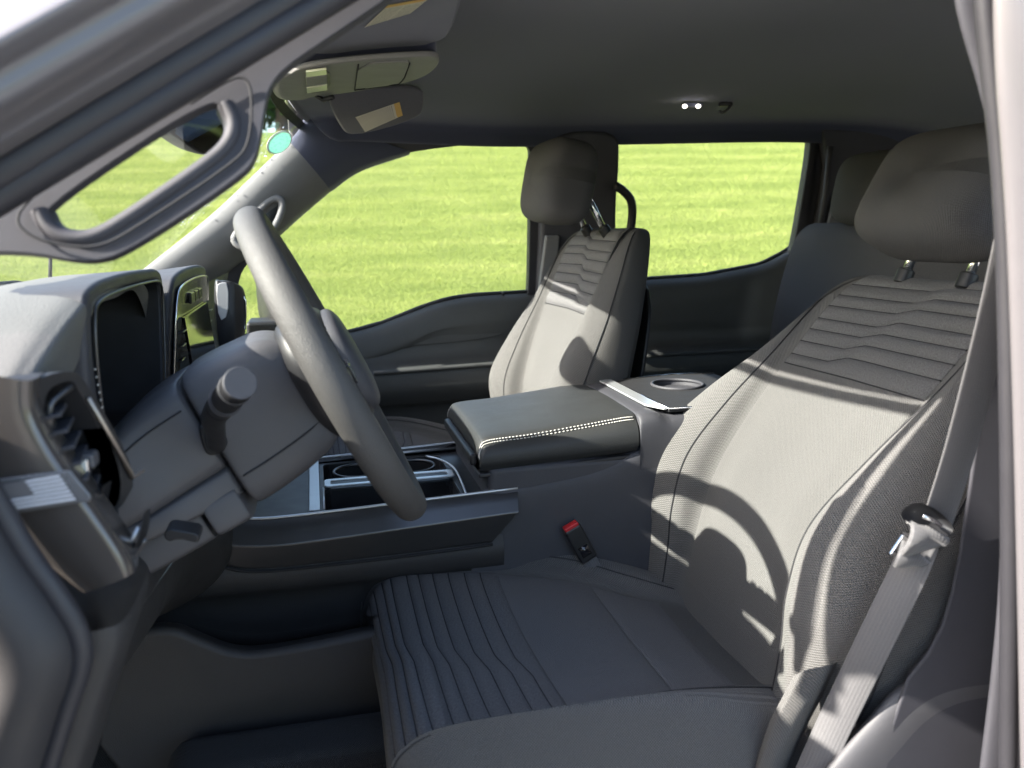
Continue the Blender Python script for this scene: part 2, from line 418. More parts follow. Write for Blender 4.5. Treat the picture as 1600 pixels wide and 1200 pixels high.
def blade_mat(name, cols, tr=.35, s1=2.3):
    b = NB(name); C = co(b); mp = b.n('ShaderNodeMapping'); mp.inputs['Scale'].default_value = (.42, 2.0, 1); b.l(C, mp.inputs['Vector'])
    s = b.n('ShaderNodeSeparateXYZ'); b.l(C, s.inputs[0]); wob = b.noise(C, .6, 3); y = b.math('MULTIPLY_ADD', wob, .9, s.outputs[1])
    st = b.math('MULTIPLY_ADD', b.math('SINE', b.math('MULTIPLY', y, 2*math.pi/1.05)), .5, .5)
    n1 = b.noise(mp.outputs[0], s1, 5, .65); n2 = b.noise(C, 40, 3, .7)
    f = b.math('ADD', b.math('MULTIPLY', st, .13), b.math('ADD', b.math('MULTIPLY', n1, .66), b.math('MULTIPLY', n2, .12)))
    col = b.ramp(f, [(.36, cols[0]), (.52, cols[1]), (.68, cols[2])])
    d = b.n('ShaderNodeBsdfDiffuse'); t = b.n('ShaderNodeBsdfTranslucent'); mx = b.n('ShaderNodeMixShader'); mx.inputs[0].default_value = tr
    b.l(col, d.inputs[0]); b.l(col, t.inputs[0]); b.l(d.outputs[0], mx.inputs[1]); b.l(t.outputs[0], mx.inputs[2]); b.l(mx.outputs[0], b.out.inputs[0]); return b.m
M['blade'] = blade_mat('grass_blades', [(.275, .335, .098), (.36, .415, .128), (.47, .485, .19)])
M['leaf'] = blade_mat('tree_leaves', [(.035, .075, .018), (.07, .13, .03), (.11, .18, .05)], .3, 1.2)
M['bark'] = plastic('bark', (.09, .07, .05), .9, 60, .8, .02)
def gravel():
    b = NB('grey_gravel'); C = co(b); p = b.n('ShaderNodeBsdfPrincipled'); n = b.noise(C, 60, 5, .7); n2 = b.noise(C, 2, 3)
    col = b.mix(n, (.23, .215, .20), (.39, .37, .345)); b.l(b.mix(b.math('MULTIPLY', n2, .4), col, (.27, .265, .27)), p.inputs['Base Color'])
    p.inputs['Roughness'].default_value = .95; b.l(b.bump(n, .8, .02), p.inputs['Normal']); b.l(p.outputs[0], b.out.inputs[0]); return b.m
M['gravel'] = gravel()

# ------------------------------------------------------------------ ground
def terrain(x, y):
    crest = 16 + 10/(1+np.exp(-(x-1.6)*1.6))
    yy = np.minimum(y, crest)
    s = np.log1p(np.exp((yy-3)*2.0))/2.0
    return .25*s + .05*np.maximum(0, y-crest)/(1+.05*np.maximum(0, y-crest))
xs = np.concatenate([np.linspace(-220, -22, 16), np.linspace(-20, 24, 90), np.linspace(26, 220, 16)])
ys = np.concatenate([np.linspace(-150, -8, 12), np.linspace(-6, 34, 100), np.linspace(38, 240, 16)])
X, Y = np.meshgrid(xs, ys, indexing='ij')
lawn = grid('lawn', np.stack([X, Y, terrain(X, Y)], -1), M['lawn']); recalc(lawn); tag(lawn, kind='structure')
drv = pyd('gravel_drive', [(-30, -14, .005), (30, -14, .005), (30, 1.9, .055), (-30, 1.9, .055)], [(0, 1, 2, 3)], M['gravel']); tag(drv, kind='structure')
# mown blades where the windows look at the bank
nb_ = 620000
gy = 3.8 + 14.5*rng.random(nb_)**1.1; az = rng.uniform(-.42, .98, nb_); gx = CAM[0] + (gy-CAM[1])*np.clip(az, -.5, 1.0)
gz = terrain(gx, gy); hh = .010+.014*rng.random(nb_); ww = .003+.0045*rng.random(nb_)*(gy/8); an = rng.uniform(0, 2*math.pi, nb_)
lx, ly = rng.normal(0, .011, nb_), rng.normal(0, .011, nb_)
P = np.empty((nb_, 3, 3))
P[:, 0] = np.stack([gx-np.cos(an)*ww, gy-np.sin(an)*ww, gz-.006], -1); P[:, 1] = np.stack([gx+np.cos(an)*ww, gy+np.sin(an)*ww, gz-.006], -1)
P[:, 2] = np.stack([gx+lx, gy+ly, gz+hh], -1)
me = bpy.data.meshes.new('grass'); me.vertices.add(nb_*3); me.vertices.foreach_set('co', P.ravel())
me.loops.add(nb_*3); me.loops.foreach_set('vertex_index', np.arange(nb_*3, dtype=np.int32)); me.polygons.add(nb_)
me.polygons.foreach_set('loop_start', np.arange(0, nb_*3, 3, dtype=np.int32)); me.update(); me.validate()
tag(link('grass', me, M['blade'], None, False), 'short bright green mown grass covering the bank beyond the windows', 'grass', kind='stuff')

def tree(x, y, h, r, label, seed):
    rg = np.random.default_rng(seed); z0 = float(terrain(np.float64(x), np.float64(y)))
    t = empty('broadleaf_tree', (x, y, z0), label, 'tree', 'trees at the top of the bank')
    tr = tube('trunk', [(x, y, z0-.2), (x+.05, y, z0+h*.3), (x-.05, y+.05, z0+h*.6), (x, y, z0+h*.85)], [.16, .11, .07, .03], M['bark'], t, smoothn=12, n=8, up=(0, 1, 0))
    for k in range(6):
        a = k*1.05+rg.random(); z1 = z0+h*(.3+.08*k)
        tube('limb', [(x, y, z1), (x+math.cos(a)*r*.4, y+math.sin(a)*r*.4, z1+h*.12), (x+math.cos(a)*r*.75, y+math.sin(a)*r*.75, z1+h*.2)], [.06, .035, .012], M['bark'], tr, n=6, up=(.1, .2, 1))
    n = 5200; cl = rg.normal(0, 1, (46, 3)); cl /= np.linalg.norm(cl, axis=1)[:, None]; cl *= (rg.random((46, 1))**.4)*np.array([r, r, h*.46])*.92
    c = cl[rg.integers(0, 46, n)]+rg.normal(0, r*.13, (n, 3)); c += np.array([x, y, z0+h*.5])
    c = c[c[:, 2] > z0+.1]; n = len(c)
    s = .07+.06*rg.random(n); a = rg.normal(0, 1, (n, 3)); a /= np.linalg.norm(a, axis=1)[:, None]; b = np.cross(a, rg.normal(0, 1, (n, 3))); b /= np.linalg.norm(b, axis=1)[:, None]
    V4 = np.stack([c-a*s[:, None], c+b*s[:, None]*.5, c+a*s[:, None], c-b*s[:, None]*.5], 1).reshape(-1, 3)
    me = bpy.data.meshes.new('crown'); me.from_pydata(V4.tolist(), [], [(4*i, 4*i+1, 4*i+2, 4*i+3) for i in range(n)]); me.update()
    link('crown', me, M['leaf'], t, False)
tree(-2.55, 17.6, 3.0, 1.35, 'leafy tree beyond the grass, behind the rear-view mirror', 2)
tree(-.45, 17.4, 3.0, 1.3, 'leafy tree above the round windshield sticker', 3)

# ------------------------------------------------------------------ cab shell
cab = empty('truck_cab', (.5, 0, .6), 'white pickup truck cab shell with dark headliner, pillars and windshield', 'truck cab')
# headliner: arch across, rows from the windshield header to the back wall
def hl_row(x, zc, zs, yw):
    return [(x, -yw-.02, zs-.035), (x, -yw, zs), (x, -yw*.93, zs+.022), (x, -yw*.7, zc-.028), (x, -yw*.35, zc-.005), (x, 0, zc), (x, yw*.35, zc-.005), (x, yw*.7, zc-.028), (x, yw*.93, zs+.022), (x, yw, zs), (x, yw+.02, zs-.035)]
def hl_front(x, z, yw): return [(x+.045*(yy*yw/.68)**2, yy*yw, z) for yy in (-1.03, -1, -.93, -.7, -.35, 0, .35, .7, .93, 1, 1.03)]
hrows = [hl_front(-.048, 1.694, .61), hl_front(-.03, 1.706, .615), hl_row(.05, 1.738, 1.690, .635), hl_row(.12, 1.748, 1.688, .655), hl_row(.45, 1.742, 1.678, .68), hl_row(.8, 1.746, 1.684, .69),
         hl_row(1.25, 1.735, 1.688, .69), hl_row(1.55, 1.70, 1.665, .68), hl_row(1.72, 1.64, 1.61, .67)]
o = loft('headliner', hrows, M['headliner'], cab, 60, 60); solid(o, .012, 1)
# outer roof skin
rr = []
for x, z in ((-.045, 1.728), (.03, 1.772), (.3, 1.80), (.9, 1.815), (1.5, 1.80), (1.85, 1.74)):
    rr.append([(x, -.775, z-.075), (x, -.765, z-.035), (x, -.70, z-.012), (x, -.35, z), (x, 0, z+.004), (x, .35, z), (x, .70, z-.012), (x, .765, z-.035), (x, .775, z-.075)])
o = loft('roof', rr, M['paint'], cab, 30, 40); solid(o, .004, 1)
# windshield
def ws(x, y):                                    # windshield surface: y across
    return np.array([x-.05*(1-(y/.68)**2)-.0, y, 1.376+(x+.373)*.8424])
wrows = [[ws(x, yy*wd) for yy in (-1, -.5, 0, .5, 1)] for x, wd in ((-.66, .74), (-.4, .70), (-.2, .67), (-.004, .63))]
windshield = loft('windshield', wrows, M['windshield'], cab, 20, 30)
bnd = [[ws(x, yy*.64)+np.array([.004, 0, -.004]) for yy in (-1, -.5, 0, .5, 1)] for x in (-.018, -.012, -.004)]
loft('shade_band', bnd, M['matte_black'], windshield, 6, 30)
WN = unit((-.8424, 0, 1))
def on_ws(px, py, off=.003):
    p = ray_plane(px, py, (-.373, .66, 1.376), WN)
    x = p[0]+.05*(1-(p[1]/.68)**2)               # lay it back on the curved glass
    q = ws(p[0]+.02, p[1]); return p-WN*off
c0 = on_ws(435, 221); SNn = unit((-.5, .55, .67)); ax_u = unit(np.cross((0, 0, 1), SNn)); ax_v = unit(np.cross(SNn, ax_u))
def disc(name, c, u, v, r, mat, parent, n=40, thick=.0006):
    a = np.linspace(0, 2*math.pi, n, endpoint=False); N = np.cross(u, v)
    return plate(name, [c+u*r*math.cos(t)+v*r*math.sin(t) for t in a], N*thick, mat, parent, bev=0, smooth=False)
M['sticker_rim'] = simple('sticker_white', (.75, .78, .78), .5)
def teal():
    b = NB('teal_print'); C = co(b); p = b.n('ShaderNodeBsdfPrincipled'); n = b.noise(C, 190, 3)
    b.l(b.mix(b.math('GREATER_THAN', n, .56), (.60, .88, .80), (.38, .70, .62)), p.inputs['Base Color']); p.inputs['Roughness'].default_value = .5
    p.inputs['Transmission Weight'].default_value = .0
    tr = b.n('ShaderNodeBsdfTranslucent'); tr.inputs[0].default_value = (.55, .9, .8, 1); mx = b.n('ShaderNodeMixShader'); mx.inputs[0].default_value = .4
    b.l(p.outputs[0], mx.inputs[1]); b.l(tr.outputs[0], mx.inputs[2]); b.l(mx.outputs[0], b.out.inputs[0]); return b.m
cq = lambda r: [c0+ax_u*r*math.cos(t)+ax_v*r*math.sin(t) for t in np.linspace(0, 2*math.pi, 40, endpoint=False)]
st = plate('sticker', cq(.030), SNn*.0006, M['sticker_rim'], windshield, holes=[cq(.0262)], bev=0, smooth=False)
st['label'] = 'round teal sticker with a white rim'
disc('sticker_print', c0-SNn*.0014, ax_u, ax_v, .0264, teal(), st)
# rain drops standing on the outside of the glass
dv, df = [], []
def add_drop(c, r):
    b0 = len(dv); u = unit(np.cross(WN, (0, 1, 0))); v = np.array([0, 1., 0]); k = 7
    for ring, (rad, hgt) in enumerate(((1, 0), (.8, .32), (.4, .5))):
        for q in range(k): a = 2*math.pi*q/k; dv.append(c+(u*math.cos(a)*1.15+v*math.sin(a))*r*rad+WN*r*hgt)
    dv.append(c+WN*r*.55)
    for ring in range(2):
        for q in range(k): df.append((b0+ring*k+q, b0+ring*k+(q+1) % k, b0+(ring+1)*k+(q+1) % k, b0+(ring+1)*k+q))
    for q in range(k): df.append((b0+2*k+q, b0+2*k+(q+1) % k, b0+3*k))
for _ in range(170):
    x = rng.uniform(-.27, -.03); y = rng.normal(.60, .06)
    if y < .665: add_drop(ws(x, y)+WN*.001, rng.choice([.0010, .0014, .0019, .0025], p=[.35, .35, .2, .1]))
for _ in range(350):
    x = rng.uniform(-.62, -.05); y = rng.uniform(-.62, .66)
    if y > .45 and x > -.25 and rng.random() < .4:
        add_drop(ws(x, y)+WN*.001, rng.choice([.0009, .0013, .0018, .0024], p=[.4, .3, .2, .1]))
tag(pyd('rain_drops', dv, df, M['drop'], cab), kind='stuff')

# passenger A pillar: pale trim between the glass and the door
def mid(a, b, t): return np.array(a)*(1-t)+np.array(b)*t
prow = []
for (wp, dp, yw, yd, bu) in (((150, 482), (290, 500), .70, .775, .03), ((225, 421), (352, 428), .69, .765, .032), ((330, 337), (415, 382), .672, .75, .034), ((400, 271), (468, 335), .655, .74, .034), ((452, 221), (515, 295), .64, .725, .03), ((468, 203), (562, 263), .632, .715, .02), ((480, 180), (640, 236), .63, .715, .0)):
    a = at(*wp, y=yw); b = at(*dp, y=yd); up = np.array([0, -1, 0])
    prow.append([a+np.array([0, .03, -.006]), a, mid(a, b, .3)+up*bu, mid(a, b, .65)+up*bu*1.15, mid(a, b, .9)+up*bu*.55, b, b+np.array([.004, .05, -.004])])
loft('shaded_pillar_top', [[np.array(q)+np.array([0, -.002, -.001]) for q in r_] for r_ in prow[4:]], M['headliner'], cab, 20, 30)  # same pillar trim, its shade painted in with the darker cloth
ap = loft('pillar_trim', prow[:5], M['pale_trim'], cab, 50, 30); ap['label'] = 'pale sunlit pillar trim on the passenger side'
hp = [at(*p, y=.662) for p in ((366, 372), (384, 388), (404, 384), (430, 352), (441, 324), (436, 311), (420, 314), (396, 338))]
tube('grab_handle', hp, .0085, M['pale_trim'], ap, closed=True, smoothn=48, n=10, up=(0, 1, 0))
plate('handle_shade_plate', [at(*p, y=.672) for p in chaikin([(372, 374), (388, 384), (404, 378), (428, 348), (436, 324), (430, 316), (418, 320)], 2)], (0, .01, 0), M['door'], ap, bev=0)  # flat dark plate; the shade behind the handle is in its colour

# driver A pillar with its grab handle, close to the lens
PN = unit((0, 1, -.25)); PP = (-.15, -.70, 1.45)
def dp(px, py, off=0.): return ray_plane(px, py, PP, PN)+PN*off
outl = [(-70, 396), (0, 395), (60, 398), (112, 408), (150, 410), (192, 399), (300, 331), (383, 272), (398, 252), (406, 225), (413, 180), (420, 140), (446, 108), (520, 58), (600, 4), (720, -80), (640, -120), (560, -25), (300, 140), (0, 322), (-70, 368)]
hole = chaikin([(68, 330), (78, 352), (104, 366), (146, 366), (200, 334), (322, 250), (352, 222), (358, 195), (348, 168), (330, 162), (250, 206)], 2)
dpil = plate('pillar_trim', [dp(*p, -.004) for p in chaikin(outl, 2)], PN*.013, M['trim'], cab, holes=[[dp(*p, -.004) for p in hole[::1]]], bev=.006, seg=4)
lip = [(62, 330), (76, 358), (104, 374), (148, 374), (204, 341), (328, 256), (362, 224), (368, 192), (352, 164)]
tube('grab_handle', [dp(*p, .010) for p in chaikin(lip, 2, False)], .0085, M['trim'], dpil, n=14, up=PN, ry=.019)
sm = [(70, 300), (28, 345), (48, 372), (100, 388), (160, 392), (215, 362), (372, 258), (392, 228), (396, 160), (388, 130), (366, 128), (300, 170)]
tube('seam', [dp(*p, -.0095) for p in chaikin(sm, 3, False)], .0011, M['seam'], dpil, n=6, up=PN)
# weather seal and painted body edge above it
def dline(p0, p1, y0, y1, n=24):
    a, b = at(*p0, y=y0), at(*p1, y=y1); a2 = a-(b-a)*.25; b2 = b+(b-a)*.35
    return np.array([mid(a2, b2, t) for t in np.linspace(0, 1, n)])
L1 = dline((0, 306), (510, 0), -.745, -.69); L2 = dline((0, 268), (445, 0), -.752, -.70); L3 = dline((0, 225), (375, 0), -.775, -.725)
L4 = dline((0, 130), (205, 0), -.80, -.772); L5 = dline((0, 58), (92, 0), -.815, -.802)
def fit(Lx):                                      # same length and direction as L3
    d = L3[-1]-L3[0]; m0 = Lx[6]; k = L3[6]; return L3+(m0-k)[None]
L4 = fit(L4); L5 = fit(L5)
tube('door_seal', L1, .013, M['rubber'], cab, n=14, ry=.012)
tube('door_seal', L2, .009, M['rubber'], cab, n=12, ry=.012)
pr_ = np.stack([L2+np.array([0, .02, 0]), L2+np.array([0, -.006, .008]), mid(L2, L3, .6)+np.array([0, .004, 0]), L3, L3+np.array([0, -.006, .005]), mid(L3, L4, .5)+np.array([0, -.016, 0]), L4+np.array([0, -.004, .004]), mid(L4, L5, .45)+np.array([0, -.004, 0]), L5, L5+np.array([0, .03, .02]), L5+np.array([0, .07, .03])], 1)
loft('body_edge', pr_, M['paint'], cab, 24, 50)

# passenger side body and far posts
SN = unit((0, .41, .09)); SP = (0, .80, 1.25)
def sd(px, py, off=0.): return ray_plane(px, py, SP, SN)+SN*off
plate('post_trim', [sd(*p, -.035) for p in chaikin([(846, 205), (960, 200), (962, 250), (955, 330), (960, 470), (1000, 640), (830, 640), (836, 470), (842, 320)], 2)], SN*.05, M['trim'], cab, bev=.01)
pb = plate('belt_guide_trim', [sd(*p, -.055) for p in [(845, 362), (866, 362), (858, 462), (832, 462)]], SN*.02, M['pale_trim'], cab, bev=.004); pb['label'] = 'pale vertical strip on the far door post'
tube('assist_handle', [sd(*p, -.075) for p in ((946, 282), (958, 290), (970, 305), (972, 330), (967, 360), (960, 376), (950, 380))], .011, M['black'], cab, smoothn=24, n=10, up=(0, 1, 0))
plate('rear_post_trim', [sd(*p, -.03) for p in [(1276, 200), (1420, 200), (1420, 480), (1250, 480), (1262, 405), (1284, 260)]], SN*.05, M['trim'], cab, bev=.008)
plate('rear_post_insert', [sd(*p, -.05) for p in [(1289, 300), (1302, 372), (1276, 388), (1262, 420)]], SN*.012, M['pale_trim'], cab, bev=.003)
tube('rear_post_strip', [sd(*p, -.05) for p in [(1281, 225), (1274, 300), (1258, 395)]], .008, M['trim'], cab, n=8, up=(0, 1, 0))
# back wall, floor, bulkhead, far sill
box('back_wall', (1.74, 0, 1.1), (.03, 1.5, 1.15), M['headliner'], cab)
box('floor', (.55, 0, .60), (2.5, 1.5, .03), M['carpet'], cab)
box('bulkhead', (-.62, 0, .95), (.03, 1.5, .8), M['matte_black'], cab)
box('far_sill', (.55, .79, .75), (2.4, .06, .3), M['trim'], cab, .01)
box('near_sill', (.4, -.79, .62), (1.6, .12, .06), M['trim'], cab, .01)
tun = []
for x in (-.6, -.1, .5, 1.2):
    tun.append([(x, -.26, .6), (x, -.22, .70), (x, -.15, .76), (x, 0, .78), (x, .15, .76), (x, .22, .70), (x, .26, .6)])
loft('floor_tunnel', tun, M['carpet'], cab, 12, 24)
# near door post at the right edge
bx = [(1548, -160), (1548, 0), (1553, 130), (1562, 250), (1571, 400), (1580, 650), (1586, 900), (1592, 1200), (1600, 1500)]
e = np.array([at(*p, y=-.83) for p in bx]); e = cr(e, 40)
rows = []
for off in ((.10, .07, 0), (.05, .03, 0), (.016, .012, 0), (.004, .0, 0), (.022, -.014, 0), (.05, -.018, 0), (.075, -.006, 0), (.10, -.02, 0), (.2, -.024, 0), (.34, -.02, 0)):
    rows.append(e+np.array(off))
o = loft('door_post', np.array(rows), M['paint'], cab, 50, 60)
ix = [(1478, -160), (1490, 0), (1528, 140), (1552, 250), (1563, 400), (1566, 650), (1560, 900), (1548, 1050), (1530, 1200), (1500, 1450)]
e2 = cr(np.array([at(*p, y=-.765) for p in ix]), 40)
loft('post_trim', np.array([e2+np.array(q) for q in ((.06, .05, 0), (.018, .015, 0), (.002, .0, 0), (.02, -.008, 0), (.08, -.01, 0), (.3, -.005, 0))]), M['trim'], cab, 30, 50)
plate('post_lower_trim', [at(*p, y=-.692) for p in chaikin([(1560, 470), (1535, 600), (1512, 760), (1492, 900), (1462, 1005), (1400, 1080), (1360, 1300), (1680, 1300), (1680, 470)], 1)], (.02, .02, 0), M['trim'], cab, bev=.006)
tube('door_seal', cr(np.array([at(*p, y=-.795) for p in [(1530, -160), (1538, 0), (1552, 140), (1564, 260), (1572, 420), (1577, 650), (1578, 900), (1575, 1200), (1575, 1450)]]), 40), .008, M['rubber'], cab, n=10, up=(0, 1, 0))
# hinge post at the lower left corner
hx = [(-120, 640), (-60, 690), (-20, 762), (38, 862), (86, 930), (118, 985), (124, 1035), (100, 1110), (72, 1200), (30, 1340)]
hs = cr(np.array([at(*p, y=-.80) for p in hx]), 50)
tube('door_seal', hs, .0085, M['rubber'], cab, n=12, up=(0, 1, 0))
loft('hinge_post', np.array([hs+np.array(q) for q in ((-.012, .03, 0), (-.002, -.002, 0), (-.012, -.022, 0), (-.03, -.03, 0), (-.045, -.026, 0), (-.055, -.012, 0), (-.075, -.004, 0), (-.12, -.01, 0), (-.2, -.01, 0))]), M['hinge'], cab, 40, 60)
box('dark_pocket', at(6, 985, y=-.806), (.03, .012, .07), M['matte_black'], cab, .004)  # black block for a dark pocket in the post, shade put into its colour
loft('kick_trim', np.array([hs[29:]+np.array(q) for q in ((.0, .012, 0), (.012, .014, 0), (.022, .022, 0), (.026, .05, 0), (.024, .12, 0))]), M['lower'], cab, 20, 50)
# the driver's door stands open, swung forward on the hinge post; out of view, added for its shade on the dash end
HG = np.array([-.37, -.90, 0.]); DE = np.array([math.cos(R(68)), -math.sin(R(68)), 0]); DN = np.array([math.sin(R(68)), math.cos(R(68)), 0])
def dd(s, z, t=0.): return HG+DE*s+np.array([0, 0, z])+DN*t
od = plate('open_door', [dd(s, z, -.06) for s, z in chaikin([(.0, .52), (1.04, .52), (1.06, .9), (1.05, 1.27), (.6, 1.275), (.3, 1.21), (.0, 1.20)], 1)], DN*.11, M['paint'], cab, bev=.012)
plate('door_panel', [dd(s, z, .052) for s, z in chaikin([(.05, .56), (1.0, .56), (1.02, 1.25), (.6, 1.255), (.3, 1.19), (.05, 1.18)], 1)], DN*.02, M['door'], od, bev=.008)
plate('window_frame', [dd(s, z, -.02) for s, z in [(.0, 1.19), (.05, 1.32), (.42, 1.69), (.6, 1.73), (1.0, 1.73), (1.06, 1.26), (.6, 1.27), (.3, 1.20)]], DN*.03, M['rubber'], od, holes=[[dd(s, z, -.02) for s, z in [(.20, 1.21), (.20, 1.41), (.45, 1.655), (.6, 1.68), (.96, 1.68), (1.0, 1.30), (.6, 1.285), (.3, 1.22)]]], bev=.004)
plate('window_glass', [dd(s, z, -.005) for s, z in [(.20, 1.21), (.20, 1.41), (.45, 1.655), (.6, 1.68), (.96, 1.68), (1.0, 1.30), (.6, 1.285), (.3, 1.22)]], DN*.004, M['skyglass'], od, bev=0, smooth=False)
blob('mirror_housing', dd(.14, 1.36, -.20), (DE, DN, (0, 0, 1)), (.10, .24, .26), M['black'], od, (.4, .4), 28)
# wiper and aerial outside
tube('wiper_arm', [at(*p, x=-.56) for p in ((-60, 452), (0, 446), (28, 444), (45, 448), (70, 449))], .007, M['matte_black'], cab, n=8, smoothn=14)
tube('aerial', [at(78, 448, x=-.62), at(79, 395, x=-.62), at(80, 250, x=-.62)], .0045, M['matte_black'], cab, n=8, up=(0, 1, 0))
hood = [[(x, y, z-.10*(abs(y)/.8)**3) for y in (-.8, -.4, 0, .4, .8)] for x, z in ((-.6, 1.17), (-.9, 1.19), (-1.5, 1.15), (-1.9, 1.05))]
loft('hood', hood, M['paint'], cab, 16, 24)

# ------------------------------------------------------------------ far doors
def sill_front(x): return np.interp(x, [-.35, -.13, .07, .16, .257, .323, .39, .56, .62], [1.19, 1.198, 1.194, 1.215, 1.250, 1.268, 1.275, 1.278, 1.278])
def sill_rear(x): return np.interp(x, [.75, .85, 1.03, 1.2, 1.27, 1.31, 1.4], [1.30, 1.30, 1.305, 1.329, 1.36, 1.385, 1.40])
def door(name, label, xs, sill, hole, frame, arm):
    d = empty(name, (float(np.mean(xs)), .8, .6), label, 'door', 'far side doors')
    rows = []
    for x in np.linspace(xs[0], xs[1], 14):
        s = float(sill(x)); a = arm(x)
        rows.append([(x, .84, s-.004), (x, .815, s+.001), (x, .795, s-.004), (x, .778, s-.022), (x, .770, s-.06), (x, .772, 1.19 if s > 1.24 else s-.075), (x, .776, a+.045), (x, .765, a+.018), (x, .735, a+.006), (x, .712, a), (x, .702, a-.012), (x, .704, a-.05), (x, .725, a-.085), (x, .75, a-.12), (x, .758, .85), (x, .76, .62)])
    loft('door_panel', rows, M['door'], d, 60, 90)
    f = plate('window_frame', [sd(*p, .0) for p in frame], SN*.03, M['rubber'], d, holes=[[sd(*p, .0) for p in chaikin(hole, 2)]], bev=.004)
    g = plate('window_glass', [sd(*p, .012) for p in chaikin(hole, 2)], SN*.004, M['skyglass'], d, bev=0, smooth=False)
    return d
fh = [(829, 250), (828, 232), (812, 222), (760, 224), (680, 232), (620, 242), (560, 265), (510, 298), (480, 325), (440, 362), (400, 398), (372, 430), (368, 500), (380, 535), (416, 538), (480, 538), (545, 536), (600, 520), (660, 496), (700, 484), (740, 478), (820, 474), (826, 468)]
ff = [(852, 196), (700, 200), (560, 215), (480, 262), (400, 330), (330, 400), (322, 560), (600, 570), (852, 520)]
d1 = door('front_door', 'grey front passenger door with long armrest, under the larger far window', (-.40, .60), sill_front, fh, ff, lambda x: 1.105+.02*(x-.1))
rh = [(952, 300), (956, 240), (962, 220), (985, 212), (1100, 210), (1250, 207), (1264, 212), (1267, 228), (1254, 310), (1240, 390), (1232, 412), (1190, 430), (1100, 448), (1000, 454), (950, 450)]
rf = [(938, 195), (1100, 190), (1290, 188), (1284, 300), (1262, 480), (1100, 500), (925, 500)]
d2 = door('rear_door', 'dark rear passenger door behind the passenger seat, under the smaller far window', (.74, 1.42), sill_rear, rh, rf, lambda x: 1.11)
# extra pieces of the front door
tube('armrest_edge', [(x, .700, 1.105+.02*(x-.1)+.001) for x in np.linspace(.12, .56, 12)], .006, M['door'], d1, n=8, up=(0, 1, 0))
box('switch_panel', (.0, .728, 1.113), (.20, .05, .012), M['gloss'], d1, .004)
tube('armrest_trim', [(x, .706, 1.108) for x in np.linspace(-.12, .10, 8)], .003, M['chrome'], d1, n=8, up=(0, 1, 0))
plate('pocket_panel', [(x, .7735, z) for x, z in chaikin([(.10, 1.155), (.45, 1.165), (.48, 1.20), (.47, 1.232), (.36, 1.228), (.20, 1.19)], 3)], (0, .006, 0), M['door'], d1, bev=.002)
tube('lock_pin', [at(786, 462, y=.80), at(786, 456, y=.80)], .0035, M['black'], d1, n=8, up=(0, 1, 0))
tube('belt_seal', [(x, .812, float(sill_front(x))+.004) for x in np.linspace(-.3, .58, 30)], .005, M['rubber'], d1, n=8, up=(0, 1, 0))
tube('belt_seal', [(x, .812, float(sill_rear(x))+.004) for x in np.linspace(.80, 1.30, 24)], .005, M['rubber'], d2, n=8, up=(0, 1, 0))
tube('armrest_edge', [(x, .700, 1.112) for x in np.linspace(.8, 1.3, 8)], .006, M['door'], d2, n=8, up=(0, 1, 0))
# far wing mirror
mr = blob('mirror_housing', (-.10, 1.0, 1.285), ((1, .25, 0), (-.25, 1, 0), (0, 0, 1)), (.10, .19, .17), M['black'], d1, (.45, .45), 32)
plate('mirror_glass', [np.array((-.052, 1.0, 1.285))+unit((-.25, 1, 0))*a+np.array([0, 0, 1])*b for a, b in chaikin([(-.075, -.065), (.08, -.065), (.08, .065), (-.075, .065)], 2)], np.array((.004, .001, 0)), M['chrome'], mr, bev=0, smooth=False)
box('mirror_arm', (-.14, .90, 1.21), (.08, .12, .04), M['black'], mr, .01)

# ------------------------------------------------------------------ dashboard
dash = empty('dashboard', (-.35, 0, 1.0), 'dark dashboard with hooded cluster, vents and centre screen ahead of the wheel', 'dashboard')
# top pad: falls towards the near door
padr = []
for y, zt, xe in ((-.765, 1.338, -.20), (-.74, 1.352, -.196), (-.69, 1.372, -.192), (-.62, 1.392, -.188), (-.55, 1.404, -.186), (-.45, 1.408, -.188), (-.30, 1.404, -.196), (-.20, 1.38, -.205), (-.10, 1.345, -.24), (.1, 1.345, -.24), (.4, 1.345, -.24), (.74, 1.33, -.24)):
    padr.append([(-.62, y, 1.22), (-.52, y, zt-.095), (-.40, y, zt-.03), (-.30, y, zt-.004), (-.235+xe*.0, y, zt), (xe-.022, y, zt-.003), (xe-.014, y, zt-.012), (xe-.020, y, zt-(.022 if -.61 < y < -.2 else .05))])
loft('dash_top', padr, M['pad'], dash, 90, 50)
# cluster hood: a D shaped frame facing the driver
CF = lambda y, z: np.array([-.200-(1.40-z)*.03, y, z])
co_ = [(-.612, 1.335), (-.605, 1.385), (-.585, 1.407), (-.45, 1.411), (-.30, 1.409), (-.205, 1.406), (-.195, 1.380), (-.20, 1.31), (-.215, 1.25), (-.235, 1.20), (-.57, 1.20), (-.60, 1.26)]
ci_ = [(-.588, 1.335), (-.584, 1.378), (-.57, 1.392), (-.45, 1.395), (-.30, 1.394), (-.225, 1.391), (-.216, 1.37), (-.226, 1.31), (-.24, 1.25), (-.255, 1.215), (-.555, 1.215), (-.575, 1.27)]
hd = plate('cluster_hood', [CF(*p) for p in chaikin(co_, 2)], (-.075, 0, -.004), M['dash'], dash, holes=[[CF(*p) for p in chaikin(ci_, 2)]], bev=.006, seg=3)
tube('hood_trim', [CF(*p)+np.array([.002, 0, 0]) for p in chaikin(ci_, 3)], .0016, M['satin'], hd, closed=True, n=6, up=(1, 0, 0))
